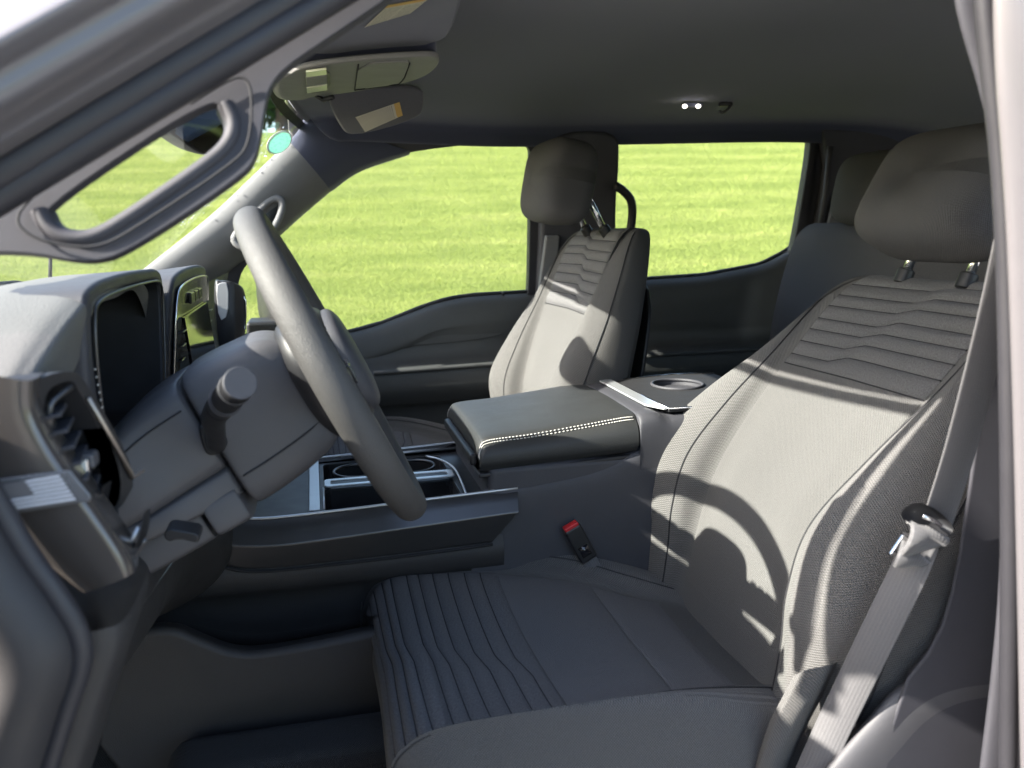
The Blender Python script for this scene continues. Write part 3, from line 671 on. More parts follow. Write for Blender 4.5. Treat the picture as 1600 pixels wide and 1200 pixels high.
# inner funnel to the screen
inn = np.array([CF(*p)+np.array([-.004, 0, 0]) for p in chaikin(ci_, 2)]); cen = inn.mean(0)
inn2 = cen+(inn-cen)*.84+np.array([-.075, 0, -.008])
loft('cluster_funnel', np.stack([inn, mid(inn, inn2, .5), inn2], 0), M['matte_black'], hd, 8, 60, closed_v=True)
sc_ = plate('cluster_screen', list(inn2+np.array([.001, 0, 0])), (-.01, 0, 0), M['screen'], hd, bev=0, smooth=False)
tube('screen_trim', [CF(*p)+np.array([-.055, 0, 0]) for p in ((-.555, 1.225), (-.50, 1.26), (-.47, 1.262))], .0012, M['satin'], hd, n=6, up=(0, 1, 0))
# pale line of stitches on the hood's near edge
for k in range(16):
    t = k/15; p = CF(-.60+.045*t, 1.335-.11*t)+np.array([.004, -.004, 0])
    box('stitch', p, (.001, .004, .0012), M['stitch'], hd, 0)
# near end of the dash: satin panel, vent and its frame
def de(px, py, y=-.775): return at(px, py, y=y)
er = []
for (lx, ly), (rx, ry_) in (((-130, 556), (44, 594)), ((-122, 620), (46, 640)), ((-100, 690), (70, 692)), ((-40, 772), (106, 746)), ((10, 822), (146, 802)), ((58, 868), (180, 852)), ((104, 906), (197, 884)), ((128, 924), (202, 897))):
    a, b = at(lx, ly, y=-.762), at(rx, ry_, y=-.768); up = np.array([0, -1., 0])
    er.append([a+np.array([-.01, .04, 0]), a, mid(a, b, .25)+up*.005, mid(a, b, .55)+up*.007, mid(a, b, .85)+up*.006, b+up*.003, b+np.array([.003, .008, 0]), b+np.array([.0, .04, 0])])
ec = loft('end_panel', er, M['endcap'], dash, 50, 40)
# sunken black vent frame
fr = [(36, 600), (112, 574), (138, 598), (218, 742), (192, 792), (176, 800), (150, 770), (62, 690)]
fi = [(66, 612), (112, 592), (124, 608), (194, 738), (182, 776), (160, 758), (76, 690)]
def vy(px): return np.interp(px, [30, 225], [-.765, -.665])
vf = plate('vent_frame', [at(px, py, y=vy(px)) for px, py in chaikin(fr, 2)], (-.03, 0, 0), M['black'], dash, holes=[[at(px, py, y=vy(px)) for px, py in chaikin(fi, 2)]], bev=.004)
plate('vent_well', [at(px, py, y=vy(px))+np.array([-.05, 0, 0]) for px, py in chaikin(fr, 2)], (-.01, 0, 0), M['matte_black'], vf, bev=0)
tube('vent_highlight', [at(px, py, y=vy(px)-.004) for px, py in ((112, 604), (84, 626), (78, 642), (80, 668), (92, 696))], .0022, M['satin'], vf, n=8, smoothn=16, up=(1, 0, 0))  # satin bead modelled in place of a bright reflection on the frame
plate('vent_blade_edge', [at(px, py, y=-.70) for px, py in chaikin([(120, 626), (136, 621), (170, 680), (192, 745), (186, 790), (170, 794), (175, 750), (150, 690)], 1)], (-.006, 0, 0), M['dash'], vf, bev=.002)
tube('vent_rail', [at(px, py, y=vy(px)-.003) for px, py in ((138, 622), (175, 686), (208, 746), (223, 734))], .0020, M['copper'], vf, n=8, up=(1, 0, 0))
for k in range(6):
    y0 = 640+k*24; box('vent_slat', at(108+k*10, y0, y=-.722)+np.array([-.012, 0, 0]), (.020, .06, .0032), M['dash'], vf, .001, axes=((1, 0, .2), (-.15, 1, 0), (-.2, 0, 1)))
tb = box('vent_tab', at(136, 718, y=-.722), (.014, .018, .012), M['shroud'], vf, .003)
box('tab_chip', at(129, 728, y=-.733), (.008, .003, .010), M['chrome'], tb, .001)
# flag emblem on a clear plaque
NF = np.array([0, -1., 0])
def fl(px, py, off=0.): return at(px, py, y=-.776-off)
M['plaque'] = simple('plaque_grey', (.17, .168, .175), .25, .3, .5); M['flag_grey'] = simple('flag_grey', (.16, .155, .16), .4); M['flag_white'] = simple('flag_white', (.80, .80, .84), .35)
pl = plate('flag_plaque', [fl(*p) for p in [(-25, 752), (108, 735), (142, 776), (140, 784), (5, 806)]], (0, .003, 0), M['plaque'], dash, bev=.001)
pl['label'] = 'small flag emblem with pale stripes on the dash end'
A_, B_, C_, D_ = np.array((0, 758)), np.array((92, 742)), np.array((120, 783)), np.array((28, 797))
def fq(u, v): return (A_*(1-u)+B_*u)*(1-v)+(D_*(1-u)+C_*u)*v
def cell(name, u0, u1, v0, v1, mat, off): return plate(name, [fl(*fq(u, v), off) for u, v in ((u0, v0), (u1, v0), (u1, v1), (u0, v1))], (0, .0006, 0), mat, pl, bev=0, smooth=False)
cell('flag_field', 0, 1, 0, 1, M['flag_grey'], .0015)
for k in range(7):
    v = k/7; cell('flag_stripe', .42 if k < 4 else .0, 1, v+.015, v+.085, M['flag_white'], .0028)
# lower dash: knee panel that runs back to the console
kn = []
for (px, py, y) in (((100, 930), None, -.74),): pass
kr = [[(-.30, -.75, 1.24), (-.22, -.74, 1.20), (-.205, -.735, 1.14), (-.23, -.735, 1.06), (-.30, -.73, .98), (-.40, -.73, .93)],
      [(-.30, -.65, 1.22), (-.215, -.65, 1.16), (-.20, -.65, 1.11), (-.225, -.65, 1.04), (-.30, -.65, .97), (-.40, -.65, .93)],
      [(-.30, -.5, 1.20), (-.21, -.5, 1.13), (-.195, -.5, 1.09), (-.215, -.5, 1.02), (-.29, -.5, .96), (-.40, -.5, .93)],
      [(-.30, -.3, 1.20), (-.20, -.3, 1.12), (-.18, -.3, 1.08), (-.195, -.3, 1.01), (-.27, -.3, .95), (-.40, -.3, .92)],
      [(-.28, -.20, 1.20), (-.17, -.20, 1.10), (-.15, -.195, 1.06), (-.155, -.195, .99), (-.22, -.20, .94), (-.38, -.2, .90)],
      [(-.28, -.14, 1.20), (-.16, -.14, 1.10), (-.14, -.14, 1.06), (-.15, -.14, .99), (-.2, -.14, .94), (-.36, -.14, .90)]]
loft('knee_panel', kr, M['lower'], dash, 50, 50)
tube('knee_seam', [(-.206, -.735, 1.13), (-.202, -.65, 1.10), (-.197, -.5, 1.08), (-.182, -.3, 1.07)], .0016, M['satin'], dash, smoothn=20, n=6, up=(1, 0, 0))
rl = plate('release_lever', [at(*p, y=-.60) for p in chaikin([(254, 836), (262, 826), (285, 830), (312, 834), (310, 850), (302, 848), (280, 842), (262, 848)], 1)], (0, .03, 0), M['black'], dash, bev=.003)
rl['label'] = 'small black lever under the column'
lv = loft('headlamp_pod', [[at(px, py, y=y) for px, py in row] for y, row in ((-.74, ((160, 760), (150, 800), (170, 850), (200, 868), (216, 840), (226, 800))), (-.70, ((175, 750), (168, 800), (180, 855), (205, 872), (228, 838), (232, 795))), (-.64, ((190, 745), (185, 800), (195, 850), (210, 860), (230, 830), (236, 795))))], M['black'], dash, 10, 40)
tube('pod_trim', [at(px, py, y=-.745) for px, py in ((165, 846), (196, 878), (208, 872), (228, 842))], .0014, M['satin'], dash, smoothn=14, n=6, up=(0, 1, 0))
tube('pod_button_edge', [at(197, 860, y=-.735), at(217, 824, y=-.735)], .0018, M['silver'], dash, n=6, up=(0, 1, 0))
# filler face of the dash behind the wheel
fc = [[(-.20, y, 1.36), (-.215, y, 1.30), (-.235, y, 1.22), (-.22, y, 1.14), (-.20, y, 1.09)] for y in (-.20, -.12, .05, .3, .72)]
loft('dash_face', fc, M['lower'], dash, 30, 30)
# centre stack
CS = lambda y, z: np.array([-.188-(1.39-z)*.12, y, z])
so_ = [(-.205, 1.16), (-.208, 1.34), (-.196, 1.38), (-.165, 1.398), (.0, 1.402), (.165, 1.398), (.196, 1.38), (.208, 1.34), (.205, 1.16)]
si_ = [(-.188, 1.17), (-.190, 1.335), (-.178, 1.368), (-.155, 1.380), (.0, 1.384), (.155, 1.380), (.178, 1.368), (.190, 1.335), (.188, 1.17)]
cs = plate('centre_stack', [CS(*p) for p in chaikin(so_, 2)], (-.09, 0, -.01), M['dash'], dash, bev=.007, seg=3)
plate('stack_face', [CS(*p)+np.array([.0015, 0, 0]) for p in chaikin(si_, 2)], (.003, 0, 0), M['gloss'], cs, bev=.001)
tube('stack_edge', [CS(*p)+np.array([.004, 0, 0]) for p in chaikin(si_, 3, False)], .0018, M['chrome'], cs, n=6, up=(1, 0, 0))
for s in (-1, 1):
    v0 = plate('stack_vent', [CS(s*.165+a, b)+np.array([.006, 0, 0]) for a, b in ((-.019, 1.17), (.019, 1.17), (.019, 1.335), (-.019, 1.335))], (-.004, 0, 0), M['matte_black'], cs, bev=.001)
    for k in range(8): box('vent_slat', CS(s*.165, 1.185+k*.019)+np.array([.009, 0, 0]), (.010, .034, .002), M['satin'], v0, .0006, axes=((1, 0, .3), (0, 1, 0), (-.3, 0, 1)))
    box('vent_tab', CS(s*.165, 1.255)+np.array([.014, 0, 0]), (.008, .009, .014), M['chrome'], v0, .002)
plate('touch_screen', [CS(*p)+np.array([.009+(1.335-p[1])*.20, 0, 0]) for p in ((-.138, 1.175), (.138, 1.175), (.138, 1.335), (-.138, 1.335))], (-.004, 0, 0), M['screen'], cs, bev=.001, smooth=False)
for k in range(3): box('hazard_key', CS(-.06+k*.045, 1.357)+np.array([.007, 0, 0]), (.006, .034, .016), M['gloss'], cs, .002)

# ------------------------------------------------------------------ steering column
WC = np.array([.008, -.39, 1.294]); WN_ = np.array([math.cos(R(25.9)), 0, math.sin(R(25.9))]); WU = np.array([-math.sin(R(25.9)), 0, math.cos(R(25.9))]); WY = np.array([0, 1., 0])
colm = empty('steering_column', tuple(WC-WN_*.2), 'grey steering column housing with stalk and shift lever behind the wheel', 'steering column')
def csec(d, hw, up, dn, cy=0., n=28, e=.36):
    c = WC-WN_*d+WY*cy; out = []
    for t in np.linspace(0, 2*math.pi, n, endpoint=False):
        a, b = math.cos(t), math.sin(t); a = math.copysign(abs(a)**e, a); b = math.copysign(abs(b)**e, b)
        out.append(c+WY*hw*a+WU*((up-dn)/2+(up+dn)/2*b))
    return out
loft('column_cover', [csec(.028, .045, .040, .05), csec(.034, .062, .058, .068), csec(.06, .076, .074, .078), csec(.10, .084, .078, .084), csec(.135, .088, .078, .086), csec(.142, .084, .074, .082)], M['shroud'], colm, 50, 72, True, True)
cu = loft('column_collar', [csec(.146, .086, .070, .030), csec(.152, .092, .075, .034), csec(.19, .104, .072, .036), csec(.225, .118, .062, .036), csec(.26, .125, .045, .036)], M['shroud'], colm, 40, 64, True, True)
lo_ = loft('lower_cover', [csec(.146, .080, -.028, .060, 0), csec(.152, .086, -.026, .066, 0), csec(.19, .10, -.026, .062, 0), csec(.235, .115, -.026, .056, 0), csec(.28, .12, -.02, .05, 0)], M['shroud'], colm, 40, 64, True, True)
# two blocks under the collar
for a, b in ((.150, .188), (.196, .270)):
    loft('cover_block', [csec(a, .084, -.05, .090, 0, 28, .35), csec(a+.004, .089, -.045, .094, 0, 28, .35), csec(b-.004, .098, -.045, .092, 0, 28, .35), csec(b, .094, -.05, .088, 0, 28, .35)], M['shroud'], colm, 20, 56, True, True)
def cpt(d, hw, up, dn, t, e=.42):
    a, b = math.cos(t), math.sin(t); a = math.copysign(abs(a)**e, a); b = math.copysign(abs(b)**e, b)
    return WC-WN_*d+WY*hw*a+WU*((up-dn)/2+(up+dn)/2*b)
tube('cover_seam', [cpt(d, hw+.0006, u_, n_, R(188), .36) for d, hw, u_, n_ in ((.04, .065, .062, .070), (.06, .076, .074, .078), (.10, .084, .078, .084), (.135, .088, .078, .086))], .0011, M['seam'], colm, smoothn=20, n=6)
tube('collar_seam', [cpt(d, hw+.0006, u_, n_, R(172), .36) for d, hw, u_, n_ in ((.152, .092, .075, .034), (.19, .104, .072, .036), (.225, .118, .062, .036), (.255, .125, .047, .036))], .0010, M['seam'], colm, smoothn=20, n=6)
# ring between column and hub
loft('column_ring', [csec(.022, .050, .048, .048, 0, 28, .9), csec(.03, .056, .054, .054, 0, 28, .9), csec(.045, .060, .064, .06, 0, 28, .9)], M['black'], colm, 14, 48, True, True)
# wiper stalk on the near side
s0 = at(338, 694, y=-.49); s1 = at(334, 652, y=-.545); s2 = at(357, 616, y=-.60); s3 = at(374, 600, y=-.64)
stx = unit(s3-s2)
bo = plate('stalk_boot', [at(*p, y=-.485) for p in chaikin([(308, 664), (326, 664), (356, 684), (352, 706), (330, 714), (318, 706)], 2)], (0, .02, 0), M['black'], colm, bev=.004)
stalk = tube('stalk', [s0, mid(s0, s1, .5), s1, mid(s1, s2, .55)], [.010, .010, .012, .0135], M['black'], colm, smoothn=16, n=18, up=(1, 0, 0))
cyl('stalk_barrel', mid(s1, s2, .5), s3, .0135, M['deck'], stalk, 36, .0015, .0145)
cyl('stalk_cap', s3, s3+stx*.005, .0145, M['dash'], stalk, 36, .001)
for k in (.25, .34, .8): tube('stalk_ring', [mid(mid(s1, s2, .5), s3, k)+.0143*(unit(np.cross(stx, (0, 0, 1)))*math.cos(a)+unit(np.cross(stx, np.cross(stx, (0, 0, 1))))*math.sin(a)) for a in np.linspace(0, 2*math.pi, 28, endpoint=False)], .0008, M['dash'], stalk, closed=True, n=6, up=stx)
# shift lever on the far side
sh = [[at(px, py, y=y) for px, py in row] for y, row in ((-.245, ((337, 446), (346, 440), (361, 440), (366, 448), (366, 500), (364, 534), (350, 556), (340, 520))), (-.225, ((335, 446), (346, 438), (372, 444), (382, 458), (384, 500), (376, 545), (352, 568), (338, 522))), (-.205, ((337, 448), (348, 442), (372, 448), (381, 462), (383, 500), (374, 540), (352, 562), (340, 522))))]
shf = loft('shift_lever', sh, M['black'], colm, 14, 60, True, True)
plate('lever_face', [at(*p, y=-.2465) for p in chaikin([(337, 447), (345, 441), (357, 442), (357, 494), (342, 503)], 1)], (0, .004, 0), M['lever'], shf, bev=.001)
tube('lever_bead', [at(px, py, y=-.228) for px, py in ((366, 494), (383, 514), (384, 470), (372, 448))], .0012, M['chrome'], shf, n=6, up=(0, 1, 0))
tube('lever_arm', [at(352, 556, y=-.225), at(362, 575, y=-.27), at(380, 600, y=-.33)], .010, M['black'], shf, n=10, up=(0, 1, 0))

# ------------------------------------------------------------------ steering wheel
whl = empty('steering_wheel', tuple(WC), 'thick dark grained steering wheel seen almost edge-on in the sun', 'steering wheel')
ang = np.linspace(0, 2*math.pi, 120, endpoint=False); prof = np.linspace(0, 2*math.pi, 22, endpoint=False)
RW = .187; G = np.zeros((121, 22, 3))
for i, a in enumerate(np.append(ang, ang[0])):
    rd = WY*math.cos(a)+WU*math.sin(a); grip = 1+.10*(abs(math.cos(a))**8)+.05*(abs(math.cos(a-R(35)))**20+abs(math.cos(a+R(215)))**20)
    for j, t in enumerate(prof): G[i, j] = WC+rd*(RW+.0150*grip*math.cos(t))+WN_*(.0172*grip*math.sin(t))
recalc(grid('rim', G, M['rim'], whl, closed_v=True))
tube('rim_seam', [WC+(WY*math.cos(a)+WU*math.sin(a))*(RW-.0162)+WN_*.004 for a in np.linspace(0, 2*math.pi, 120, endpoint=False)], .0009, M['seam'], whl, closed=True, n=6, up=WN_)
hub = blob('hub', WC-WN_*.012, (WY, WU, WN_), (.17, .15, .075), M['black'], whl, (.6, .75), 40)
blob('horn_pad', WC+WN_*.014, (WY, WU, WN_), (.15, .125, .04), M['dash'], hub, (.55, .7), 36)
for s in (-1, 1):
    sp = loft('spoke', [[WC+WY*s*a+WU*(b+k)+WN_*c for k, c in ((-.026, -.006), (-.022, .010), (0, .014), (.022, .010), (.026, -.006), (0, -.014))] for a, b in ((.06, .0), (.10, .004), (.14, .008), (.182, .01))], M['black'], whl, 16, 30, True, True)
    loft('spoke_trim', [[WC+WY*s*a+WU*(b+k)+WN_*c for k, c in ((-.018, .013), (0, .018), (.018, .013), (0, .010))] for a, b in ((.075, .0), (.12, .004), (.172, .008))], M['satin'], sp, 12, 20, True, True)
    for q in range(3): box('wheel_key', WC+WY*s*(.095+.02*q)+WU*.004+WN_*.019, (.015, .020, .004), M['gloss'], sp, .001, axes=(WY, WU, WN_))
sp = loft('spoke', [[WC-WU*a+WY*k+WN_*c for k, c in ((-w_, -.006), (-w_*.8, .008), (0, .012), (w_*.8, .008), (w_, -.006), (0, -.014))] for a, w_ in ((.055, .05), (.10, .036), (.15, .034), (.183, .04))], M['black'], whl, 16, 30, True, True)

# ------------------------------------------------------------------ centre console
con = empty('center_console', (.25, 0, .75), 'black centre console with stitched armrest lid, tray and cup holders', 'console')
def yz(rows_y, x): return rows_y
# side trim: satin panel with an upper and a lower face
sp_t = [(-.165, -.150, 1.062), (-.14, -.157, 1.050), (-.10, -.160, 1.0425), (0, -.160, 1.044), (.12, -.160, 1.0485), (.276, -.160, 1.054)]
sp_m = [(-.195, -.165, 1.03), (-.16, -.176, 1.016), (-.09, -.180, 1.008), (0, -.180, 1.010), (.12, -.180, 1.016), (.272, -.180, 1.024)]
sp_b = [(-.185, -.160, 1.00), (-.16, -.170, .985), (-.11, -.172, .973), (0, -.172, .972), (.12, -.172, .974), (.232, -.172, .978)]
st_, sm_, sb_ = (cr(np.array(q), 40) for q in (sp_t, sp_m, sp_b))
for s in (-1, 1):
    f = np.array([1, -s, 1.])
    a, b, c = st_*f, sm_*f, sb_*f
    if s == -1: f1 = np.array([1, 1, 1.])
    a, b, c = (q*np.array([1, 1 if s == -1 else -1, 1]) for q in (st_, sm_, sb_))
    inw = np.array([0, .012*(1 if s == -1 else -1), 0])
    G = np.stack([a+inw+np.array([0, 0, -.004]), a+inw*.3, a+np.array([0, 0, -.001]), mid(a, b, .06), mid(a, b, .5), mid(a, b, .94), b, mid(b, c, .06), mid(b, c, .5), mid(b, c, .94), c, c+inw], 1)
    tr = grid('side_trim', G, M['satin'] if s == -1 else M['black'], con); recalc(tr)
    tube('trim_edge', a+np.array([0, 0, .0012]), .0022, M['silver'], tr, n=8, up=(0, 1, 0))
    if s == -1: tube('trim_gap', c+np.array([0, -.001, -.004]), .0025, M['matte_black'], tr, n=6, up=(0, 1, 0))
# body below and behind
bl = [[(x, y, z) for y, z in ((-.15, zt), (-.163, zt-.012), (-.165, zt-.08), (-.168, zt-.2), (-.175, .72))] for x, zt in ((.20, 1.045), (.24, 1.058), (.30, 1.062), (.40, 1.075), (.47, 1.10), (.52, 1.115), (.62, 1.12), (.72, 1.12))]
for s in (1, -1):
    o = loft('console_side', [[(x, y*s, z) for x, y, z in r_] for r_ in bl], M['dash'], con, 30, 30)
lw = [[(x, y, z) for y, z in ((-.165, .985), (-.172, .965), (-.168, .94), (-.15, .90), (-.15, .74))] for x in (-.30, -.1, .1, .25)]
loft('console_skirt', lw, M['lower'], con, 20, 30)
# tray deck
def rrect(x0, x1, y0, y1, r, n=5):
    out = []
    for cx_, cy_, a0_ in ((x1-r, y1-r, 0), (x0+r, y1-r, 90), (x0+r, y0+r, 180), (x1-r, y0+r, 270)):
        out += [(cx_+r*math.cos(R(a0_+90*k/n)), cy_+r*math.sin(R(a0_+90*k/n))) for k in range(n+1)]
    return out
deck = plate('tray_deck', [(-.16, -.148, 1.036), (.236, -.148, 1.040), (.236, .148, 1.040), (-.16, .148, 1.036)], (0, 0, -.012), M['deck'], con, holes=[[(x, y, 1.038) for x, y in rrect(-.012, .196, -.140, -.022, .012)], [(x, y, 1.038) for x, y in rrect(-.012, .196, .022, .138, .012)]], bev=.002)
for y0, y1 in ((-.140, -.022), (.022, .138)):
    wl = np.array([(x, y, 1.034) for x, y in rrect(-.012, .196, y0, y1, .012)]); c_ = wl.mean(0)
    w2 = c_+(wl-c_)*np.array([.96, .94, 1])+np.array([0, 0, -.07])
    loft('tray_well', np.stack([wl, mid(wl, w2, .5), w2, mid(w2, w2.mean(0)[None], .6), np.repeat(w2.mean(0)[None], len(wl), 0)], 0), M['matte_black'], deck, 14, 40, True)
# silver frames on the deck: cross bars with long slots
def ring(name, x0, x1, y0, y1, z, wd, mat, par):
    o = rrect(x0, x1, y0, y1, .008); i = rrect(x0+wd, x1-wd, y0+wd, y1-wd, .005)
    return plate(name, [(x, y, z) for x, y in o], (0, 0, .003), mat, par, holes=[[(x, y, z) for x, y in i]], bev=.001)
ring('slot_frame', -.012, .20, -.030, .012, 1.0425, .010, M['silver'], deck)
plate('deck_bar', [(-.036, -.146, 1.0420), (-.020, -.146, 1.0420), (-.020, .146, 1.0420), (-.036, .146, 1.0420)], (0, 0, .003), M['silver'], deck, bev=.001)
tube('deck_bead', [(-.014, -.142, 1.044), (-.014, -.034, 1.044)], .0018, M['silver'], deck, n=6, up=(0, 0, 1))
tube('deck_bead', [(.200, -.142, 1.045), (.206, -.03, 1.045), (.204, .03, 1.045), (.19, .08, 1.045), (.17, .11, 1.045)], .0022, M['silver'], deck, smoothn=20, n=6, up=(0, 0, 1))
tube('deck_bead', [(.234, -.146, 1.046), (.234, .146, 1.046)], .0025, M['silver'], deck, n=6, up=(0, 0, 1))
a_ = np.linspace(0, 2*math.pi, 36, endpoint=False)
for x in (.045, .14):
    tube('cup_ring', [(x+.040*math.cos(t), .082+.042*math.sin(t), 1.036) for t in a_], .003, M['satin'], deck, closed=True, n=6, up=(0, 0, 1))
tube('deck_lip', [(.02, .150, 1.047), (.13, .150, 1.045), (.24, .150, 1.046)], .0025, M['silver'], deck, n=6, up=(0, 0, 1))
# bin below the armrest lid
box('bin', (.345, 0, 1.055), (.23, .322, .075), M['dash'], con, .012)
box('bin_latch', (.226, .03, 1.085), (.010, .10, .030), M['black'], con, .004)
# lid: padded, rising to the rear
lid_rows = []
for x, zt, k in ((.221, 1.100, .5), (.2185, 1.116, .75), (.2215, 1.130, .92), (.236, 1.138, 1), (.30, 1.142, 1), (.38, 1.150, 1), (.445, 1.157, 1), (.470, 1.158, 1)):
    zb = 1.086+.05*(x-.22); yw = .150+.012*k
    lid_rows.append([(x, -yw+.004, zb), (x, -yw-.004, zb+.012), (x, -yw-.003, mid([zb], [zt], .55)[0]), (x, -yw+.010, zt-.010), (x, -yw+.030, zt-.002), (x, -.06, zt+.001), (x, 0, zt+.002), (x, .06, zt+.001), (x, yw-.03, zt-.002), (x, yw-.01, zt-.010), (x, yw+.003, mid([zb], [zt], .55)[0]), (x, yw+.004, zb+.012), (x, yw-.004, zb)])
lid = loft('armrest_lid', lid_rows, M['leather'], con, 60, 70)
LS = Surf(lid_rows, 160, 160)
us = np.linspace(.16, .97, 74)
for vv in (.245, .27, .755):
    vs = vv+(.5-vv)*.0+np.where(us < .45, (.45-us)**2*(.9 if vv < .5 else -.9)*(-.55), 0)
    pts = LS.ev(us, vs, -.0)
    for k in range(0, len(us)-1):
        p, q = pts[k], pts[k+1]; d_ = unit(q-p); cp = mid(p, q, .5)
        n_ = np.array([0, -.5 if vv < .5 else .5, .8]); n_ = unit(n_-d_*(n_@d_))
        box('stitch', cp+n_*.0008, (.0036, .0013, .0011), M['stitch'], lid, 0, axes=(d_, np.cross(n_, d_), n_))
ls_ = LS.ev(np.linspace(.1, .98, 50), np.full(50, .2575), .0004); tube('lid_seam', ls_, .0009, M['seam'], lid, n=6)
plate('lid_base', [(.217, -.158, 1.082), (.474, -.160, 1.094), (.474, .160, 1.094), (.217, .158, 1.082)], (0, 0, -.008), M['black'], con, bev=.003)
box('lid_front', (.214, 0, 1.098), (.012, .27, .018), M['black'], con, .004)
# rear module: hinge cover, silver strip, cup holder
loft('hinge_cover', [[(x, -.164, 1.06), (x, -.168, zt-.03), (x, -.158, zt-.004), (x, -.12, zt), (x, 0, zt+.001), (x, .12, zt), (x, .158, zt-.004), (x, .168, zt-.03), (x, .164, 1.06)] for x, zt in ((.472, 1.146), (.476, 1.156), (.50, 1.158), (.522, 1.150), (.55, 1.150), (.70, 1.150))], M['dash'], con, 30, 40)
plate('silver_strip', [(.498, -.118, 1.160), (.519, -.148, 1.158), (.524, -.148, 1.158), (.524, .118, 1.160), (.500, .118, 1.160)], (0, 0, .0035), M['silver'], con, bev=.001)
rt = plate('rear_tray', [(x, y, 1.154) for x, y in [(.526, -.150), (.74, -.150), (.74, .135), (.66, .150), (.526, .125)]], (0, 0, .005), M['matte_black'], con, holes=[[(.625+.045*math.cos(t), .045+.050*math.sin(t), 1.154) for t in a_]], bev=.0015)
tube('tray_edge', [(.74, -.150, 1.160), (.527, -.150, 1.160), (.527, .125, 1.160), (.66, .150, 1.160), (.74, .135, 1.160)], .0018, M['chrome'], rt, n=6)
wl = np.array([(.625+.045*math.cos(t), .045+.050*math.sin(t), 1.157) for t in a_]); w2 = (wl-wl.mean(0))*.85+wl.mean(0)+np.array([0, 0, -.07])
loft('cup_well', np.stack([wl, mid(wl, w2, .5), w2, mid(w2, w2.mean(0)[None], .9)], 0), M['dash'], rt, 12, 36, True)
tube('cup_ring', wl+np.array([0, 0, .003]), .003, M['dash'], rt, closed=True, n=8)
# storage shelf beside the tunnel, low down
shelf = [at(*p, y=-.27) for p in chaikin([(150, 1010), (200, 990), (268, 980), (312, 1000), (368, 1022), (430, 1018), (600, 984), (760, 950), (760, 1260), (150, 1260)], 2)]
so2 = plate('side_shelf', shelf, (0, .03, 0), M['lower'], con, bev=.010, seg=4)
inn_ = [[at(px, py, y=y) for px, py in ((300, 975), (380, 990), (460, 985), (620, 955), (760, 930))] for y in (-.255, -.21, -.18)]
loft('shelf_well', inn_, M['matte_black'], con, 12, 24)
box('shelf_foot', (-.05, -.34, .70), (.36, .12, .20), M['carpet'], con, .03)

# ------------------------------------------------------------------ belt buckle by the console
bk = empty('belt_buckle', tuple(at(905, 860, y=-.185)), 'black seat belt buckle with a red release key beside the console', 'buckle')
bu_ = unit(at(888, 818, y=-.185)-at(925, 885, y=-.185)); bw = unit(np.cross((0, -1, 0), bu_)); b0 = at(906, 848, y=-.185)
box('buckle_body', b0, (.028, .062, .018), M['black'], bk, .004, axes=(bw, bu_, (0, 1, 0)))
rk = box('release_key', b0+bu_*.031, (.024, .008, .015), M['red'], bk, .002, axes=(bw, bu_, (0, 1, 0)))
rk['label'] = 'red release key'
box('buckle_window', b0-bu_*.012+np.array([0, -.0095, 0]), (.016, .018, .001), M['gloss'], bk, 0, axes=(bw, bu_, (0, 1, 0)))
strip('buckle_strap', [b0-bu_*.028, b0-bu_*.06, b0-bu_*.10], (1, 0, 0), .024, .004, M['web'], bk)

